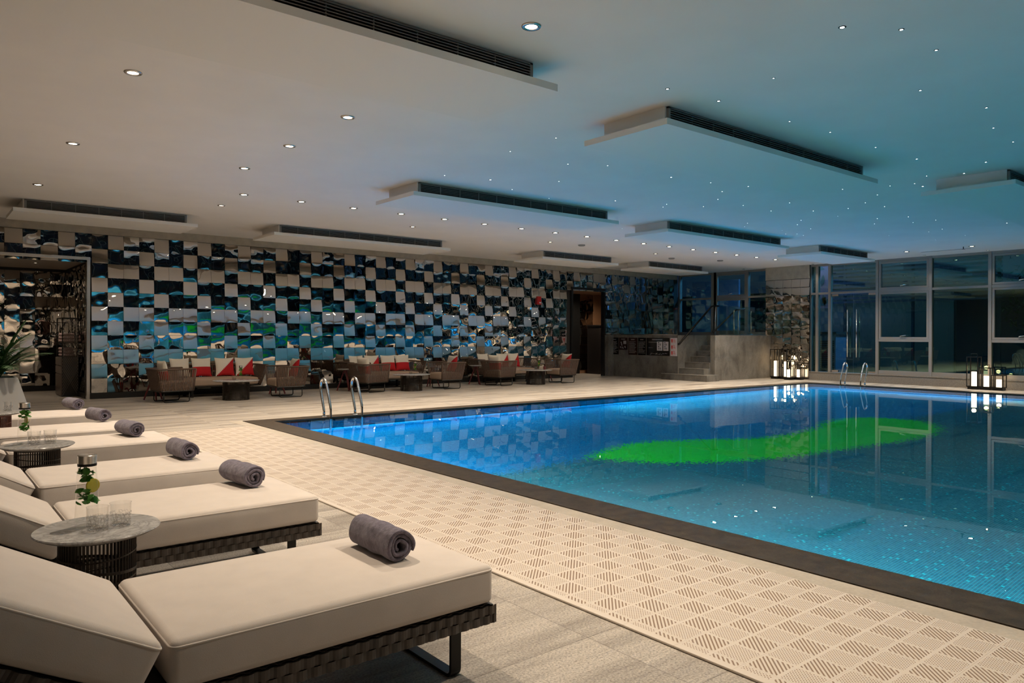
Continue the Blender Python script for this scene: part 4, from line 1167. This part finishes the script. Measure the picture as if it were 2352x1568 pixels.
def cushion(kind, x, y, z, face, lean, label, roll=0):
    o = CU[kind]((x, y, z), 0, label, 'scatter cushions on the lounge seats')
    o.rotation_euler = (Matrix.Rotation(face, 4, 'Z') @ Matrix.Rotation(-lean, 4, 'Y') @ Matrix.Rotation(roll, 4, 'X')).to_euler()
SET = [('first', 5.28), ('second', 9.56), ('third', 13.62)]
where = {'first': 'nearest lounge group', 'second': 'middle lounge group', 'third': 'far lounge group'}
for n, cx in SET:
    w = where[n]
    SF((cx, 17.08, 0), -PI/2, 'brown woven sofa with tan seat along the mirror wall, %s' % w, 'woven sofas along the mirror wall')
    lx = {'first': 4.10, 'second': 8.57, 'third': 12.54}[n]; rx = {'first': 6.46, 'second': 10.72, 'third': 14.78}[n]
    la = .10 if n == 'first' else .22
    AC((lx, 16.02, 0), la, 'brown woven armchair on the left side, %s' % w, 'woven armchairs by the coffee tables')
    AC((rx, 15.90, 0), PI-.03, 'brown woven armchair on the right side, %s' % w, 'woven armchairs by the coffee tables')
    CT((cx+.02, 15.74, 0), .4, 'round marble coffee table on a black wire drum, %s' % w, 'round coffee tables')
    TB((cx-.05, 15.66, .4125), 0, 'cut glass tumbler on the coffee table of the %s' % w, 'cut glass tumblers')
    CF_((cx+.10, 15.70, .4125), 2, 'carafe of mint water on the coffee table of the %s' % w, 'carafes of mint and lemon water')
    TT((lx-.18 if n == 'first' else lx-.31, 16.66, 0), .5, 'small marble table on maroon tripod legs, left side of the %s' % w, 'maroon tripod tables')
    TT((rx+.10, 16.72, 0), 1.3, 'small marble table on maroon tripod legs, right side of the %s' % w, 'maroon tripod tables')
    # cushions: sofa back runs along y = 17.45, seat top z = .42
    ZC = .425
    if n == 'first':
        cushion('plain', cx-.70, 17.18, ZC, -PI/2+.12, .22, 'plain cream cushion at the left end of the sofa, %s' % w)
        cushion('half', cx-.24, 17.20, ZC, -PI/2+.04, .24, 'cream over red cushion on the left half of the sofa, %s' % w)
        cushion('diag', cx+.26, 17.18, ZC, -PI/2, .24, 'diagonal cream and red sofa cushion, left of the pair, %s' % w)
        cushion('diag', cx+.71, 17.18, ZC, -PI/2, .24, 'diagonal cream and red sofa cushion, right of the pair, %s' % w)
    elif n == 'second':
        cushion('plain', cx-.70, 17.18, ZC, -PI/2+.12, .24, 'plain cream cushion at the left end of the sofa, %s' % w)
        cushion('diag', cx-.25, 17.20, ZC, -PI/2, .24, 'cream and red cushion left of centre on the sofa, %s' % w)
        cushion('half', cx+.20, 17.16, ZC, -PI/2, .24, 'cream over red cushion on the sofa, left of the pair, %s' % w)
        cushion('half', cx+.64, 17.18, ZC, -PI/2, .24, 'cream over red cushion on the sofa, right of the pair, %s' % w)
    else:
        cushion('plain', cx-.70, 17.18, ZC, -PI/2+.12, .24, 'plain cream cushion at the left end of the sofa, %s' % w)
        cushion('diag', cx+.0, 17.16, ZC, -PI/2, .24, 'diagonal cream and red sofa cushion, left of the pair, %s' % w)
        cushion('diag', cx+.43, 17.18, ZC, -PI/2, .24, 'diagonal cream and red sofa cushion, right of the pair, %s' % w)
    cushion('half', lx-.13*math.cos(la), 16.02-.13*math.sin(la), ZC, la, .20, 'cream and red cushion leaning in the left armchair, %s' % w)
    cushion('diag', rx+.13, 15.90, ZC, PI-.03, .20, 'cream and red cushion leaning in the right armchair, %s' % w)
t = thing('candle_cup', 'small dark red candle cup on the coffee table of the far lounge group', 'candle', (13.62+.28, 15.66, .4125))
m = MB(); m.lathe([(0, 0), (.035, 0), (.04, .09), (.036, .09), (.032, .01), (0, .01)], seg=20); m.build('cup', 'maroon', t, smooth=40)

# ------------------------------------------------------------------ pool ladders
def mk_ladder():
    t = thing('pool_ladder', '', 'ladder')
    for x in (-.285, .285):
        prof = [(0, 0), (.01, .10), (.07, .26), (.13, .42), (.145, .50), (.13, .575), (.085, .625), (.03, .640), (-.03, .620), (-.08, .56), (-.20, .28), (-.235, .19), (-.245, .14), (-.245, -.3), (-.245, -1.25)]
        m = MB(); m.tube([(x, y, z) for y, z in prof], .0215, 12); m.build('rail', 'chrome', t, smooth=True)
        m = MB(); m.lathe([(.022, .012), (.045, .010), (.05, 0)], (x, 0, .006), 20); m.build('flange', 'chrome', t, smooth=True)
    for z in (-.28, -.58, -.88):
        m = MB(); m.rbox(-.265, .265, -.285, -.205, z-.012, z+.012, .008, (4, 2, 1)); m.build('tread', 'chrome', t, smooth=True)
    return t
LD = Maker(mk_ladder)
LD((5.64, 11.575, 0), 0, 'chrome pool ladder with two looped rails at the near left corner of the pool')
LD((20.72, 10.13, 0), -PI/2, 'chrome pool ladder with two looped rails at the far end below the glass door')

# ------------------------------------------------------------------ lanterns
def lantern(x, y, h, w, ch, label):
    w -= .005
    t = thing('lantern', label, 'lantern', (x, y, 0), 0, 'black frame lanterns')
    m = MB(); m.box(-w/2+.01, w/2-.01, -w/2+.01, w/2-.01, 0, .075); m.build('base', 'black', t)
    m = MB(); b = .011; q = w/2
    for sx in (-1, 1):
        for sy in (-1, 1): m.box(sx*q-b, sx*q+b, sy*q-b, sy*q+b, .06, h)
    for z in (.075, h-b):
        for s in (-1, 1): m.box(-q, q, s*q-b, s*q+b, z-b, z+b); m.box(s*q-b, s*q+b, -q, q, z-b, z+b)
    m.build('frame', 'black', t)
    m = MB(); m.tube([(0, -q*.55, h), (0, -q*.55, h+.075), (0, q*.55, h+.075), (0, q*.55, h)], .007, 6); m.build('handle', 'black', t)
    m = MB(); m.lathe([(0, .078), (.062, .078), (.062, .078+ch), (.055, .078+ch+.004), (0, .078+ch-.006)], seg=20); m.build('candle', 'candle', t, smooth=40)
    l = bpy.data.lights.new('glow', 'POINT'); l.energy = 5*ch; l.color = (1, .66, .32); l.shadow_soft_size = .05
    lo = bpy.data.objects.new('glow', l); col.objects.link(lo); lo.parent = t; lo.location = (0, 0, .078+ch+.09)
lantern(21.84, 13.27, .96, .25, .50, 'tall black lantern with lit candle, leftmost before the mirrored column')
lantern(21.93, 12.99, .95, .25, .50, 'tall black lantern with lit candle, second from left before the column')
lantern(21.66, 12.70, .60, .25, .24, 'low black lantern with lit candle, in front before the mirrored column')
lantern(21.93, 12.52, .48, .25, .24, 'lowest black lantern with lit candle, rightmost before the mirrored column')
lantern(21.88, 7.50, .86, .26, .38, 'tall black lantern with lit candle against the facade sill, leftmost of three')
lantern(21.88, 7.21, .58, .26, .28, 'medium black lantern with lit candle against the facade sill, middle of three')
lantern(21.88, 6.92, .40, .26, .20, 'low black lantern with lit candle against the facade sill, rightmost of three')

# ------------------------------------------------------------------ light, camera
def area(name, loc, rot, sx, sy, power, color):
    l = bpy.data.lights.new(name, 'AREA'); l.shape = 'RECTANGLE'; l.size = sx; l.size_y = sy; l.energy = power; l.color = color
    o = bpy.data.objects.new(name, l); col.objects.link(o); o.location = loc; o.rotation_euler = rot; o.visible_camera = False if False else True; return o
CY = (.36, .86, 1.0)
shield = MB(); shield.box(PX0, PX1, PY1-.07, PY1+.01, -1.16, -1.12); shield.box(PX1-.07, PX1+.01, PY0, PY1-.07, -1.16, -1.12); struct('lamp_shield', shield, 'pool_wall')  # added ledge, hides the pool lamps below it and keeps their light downward
def pool_lamp(loc, rot, sx, p, c, spread=150):
    o = area('pool_lamp', loc, rot, sx, .05, p*P_POOL, c); o.data.spread = math.radians(spread)
pool_lamp((8.6, PY1-.035, -1.165), (math.radians(26), 0, PI), 7.6, 420, (.04, .72, 1.0))
pool_lamp((16.3, PY1-.035, -1.165), (math.radians(26), 0, PI), 7.8, 900, (.12, .95, 1.0))
pool_lamp((PX1-.035, 6.0, -1.165), (math.radians(18), 0, PI/2), 9.0, 220, CY)
pool_lamp((PX0+.03, 6.2, -.55), (math.radians(48), 0, -PI/2), 9.0, 190, CY, 140)
pool_lamp((PX0+.03, 1.2, -.55), (math.radians(48), 0, -PI/2), 4.0, 90, CY, 140)
pool_lamp((11.0, PY0+.03, -.55), (math.radians(55), 0, 0), 12.0, 190, CY, 140)
area('outside_lamp', (24.4, 14.2, 5.0), (0, math.radians(50), 0), .6, .6, 420, (.10, .40, 1.0))
area('outside_lamp', (24.4, 10.4, 5.2), (0, math.radians(30), 0), .6, .6, 320, (.15, .48, 1.0))
area('outside_lamp', (22.75, 12.9, 4.6), (0, math.radians(25), 0), .4, .4, 45, (.75, .65, 1.0))

w = bpy.data.worlds.new('night'); sc.world = w; w.use_nodes = True
w.node_tree.nodes['Background'].inputs['Color'].default_value = (.010, .022, .055, 1); w.node_tree.nodes['Background'].inputs['Strength'].default_value = 1.5

cam = bpy.data.cameras.new('camera'); co = bpy.data.objects.new('camera', cam); col.objects.link(co)
RX = rgt*cr+dn*sr; DY = rgt*(-sr)+dn*cr
co.matrix_world = Matrix(((RX.x, -DY.x, -fw.x, 0), (RX.y, -DY.y, -fw.y, 0), (RX.z, -DY.z, -fw.z, CH), (0, 0, 0, 1)))
cam.sensor_width = 36; cam.lens = CF*36/2352; cam.shift_x = -(sr*CY0)/2352; cam.shift_y = (cr*CY0)/2352
cam.clip_start = .05; cam.clip_end = 200
sc.camera = co
vs_ = sc.view_settings; vs_.view_transform = 'Standard'; vs_.look = 'None'; vs_.gamma = 1; vs_.exposure = EXPOSURE; vs_.use_curve_mapping = False
cy = sc.cycles
cy.max_bounces = 9; cy.diffuse_bounces = 4; cy.glossy_bounces = 5; cy.transmission_bounces = 6; cy.transparent_max_bounces = 16
cy.sample_clamp_indirect = 4; cy.sample_clamp_direct = 0; cy.use_denoising = True; cy.blur_glossy = .5
try: cy.use_light_tree = True
except Exception: pass
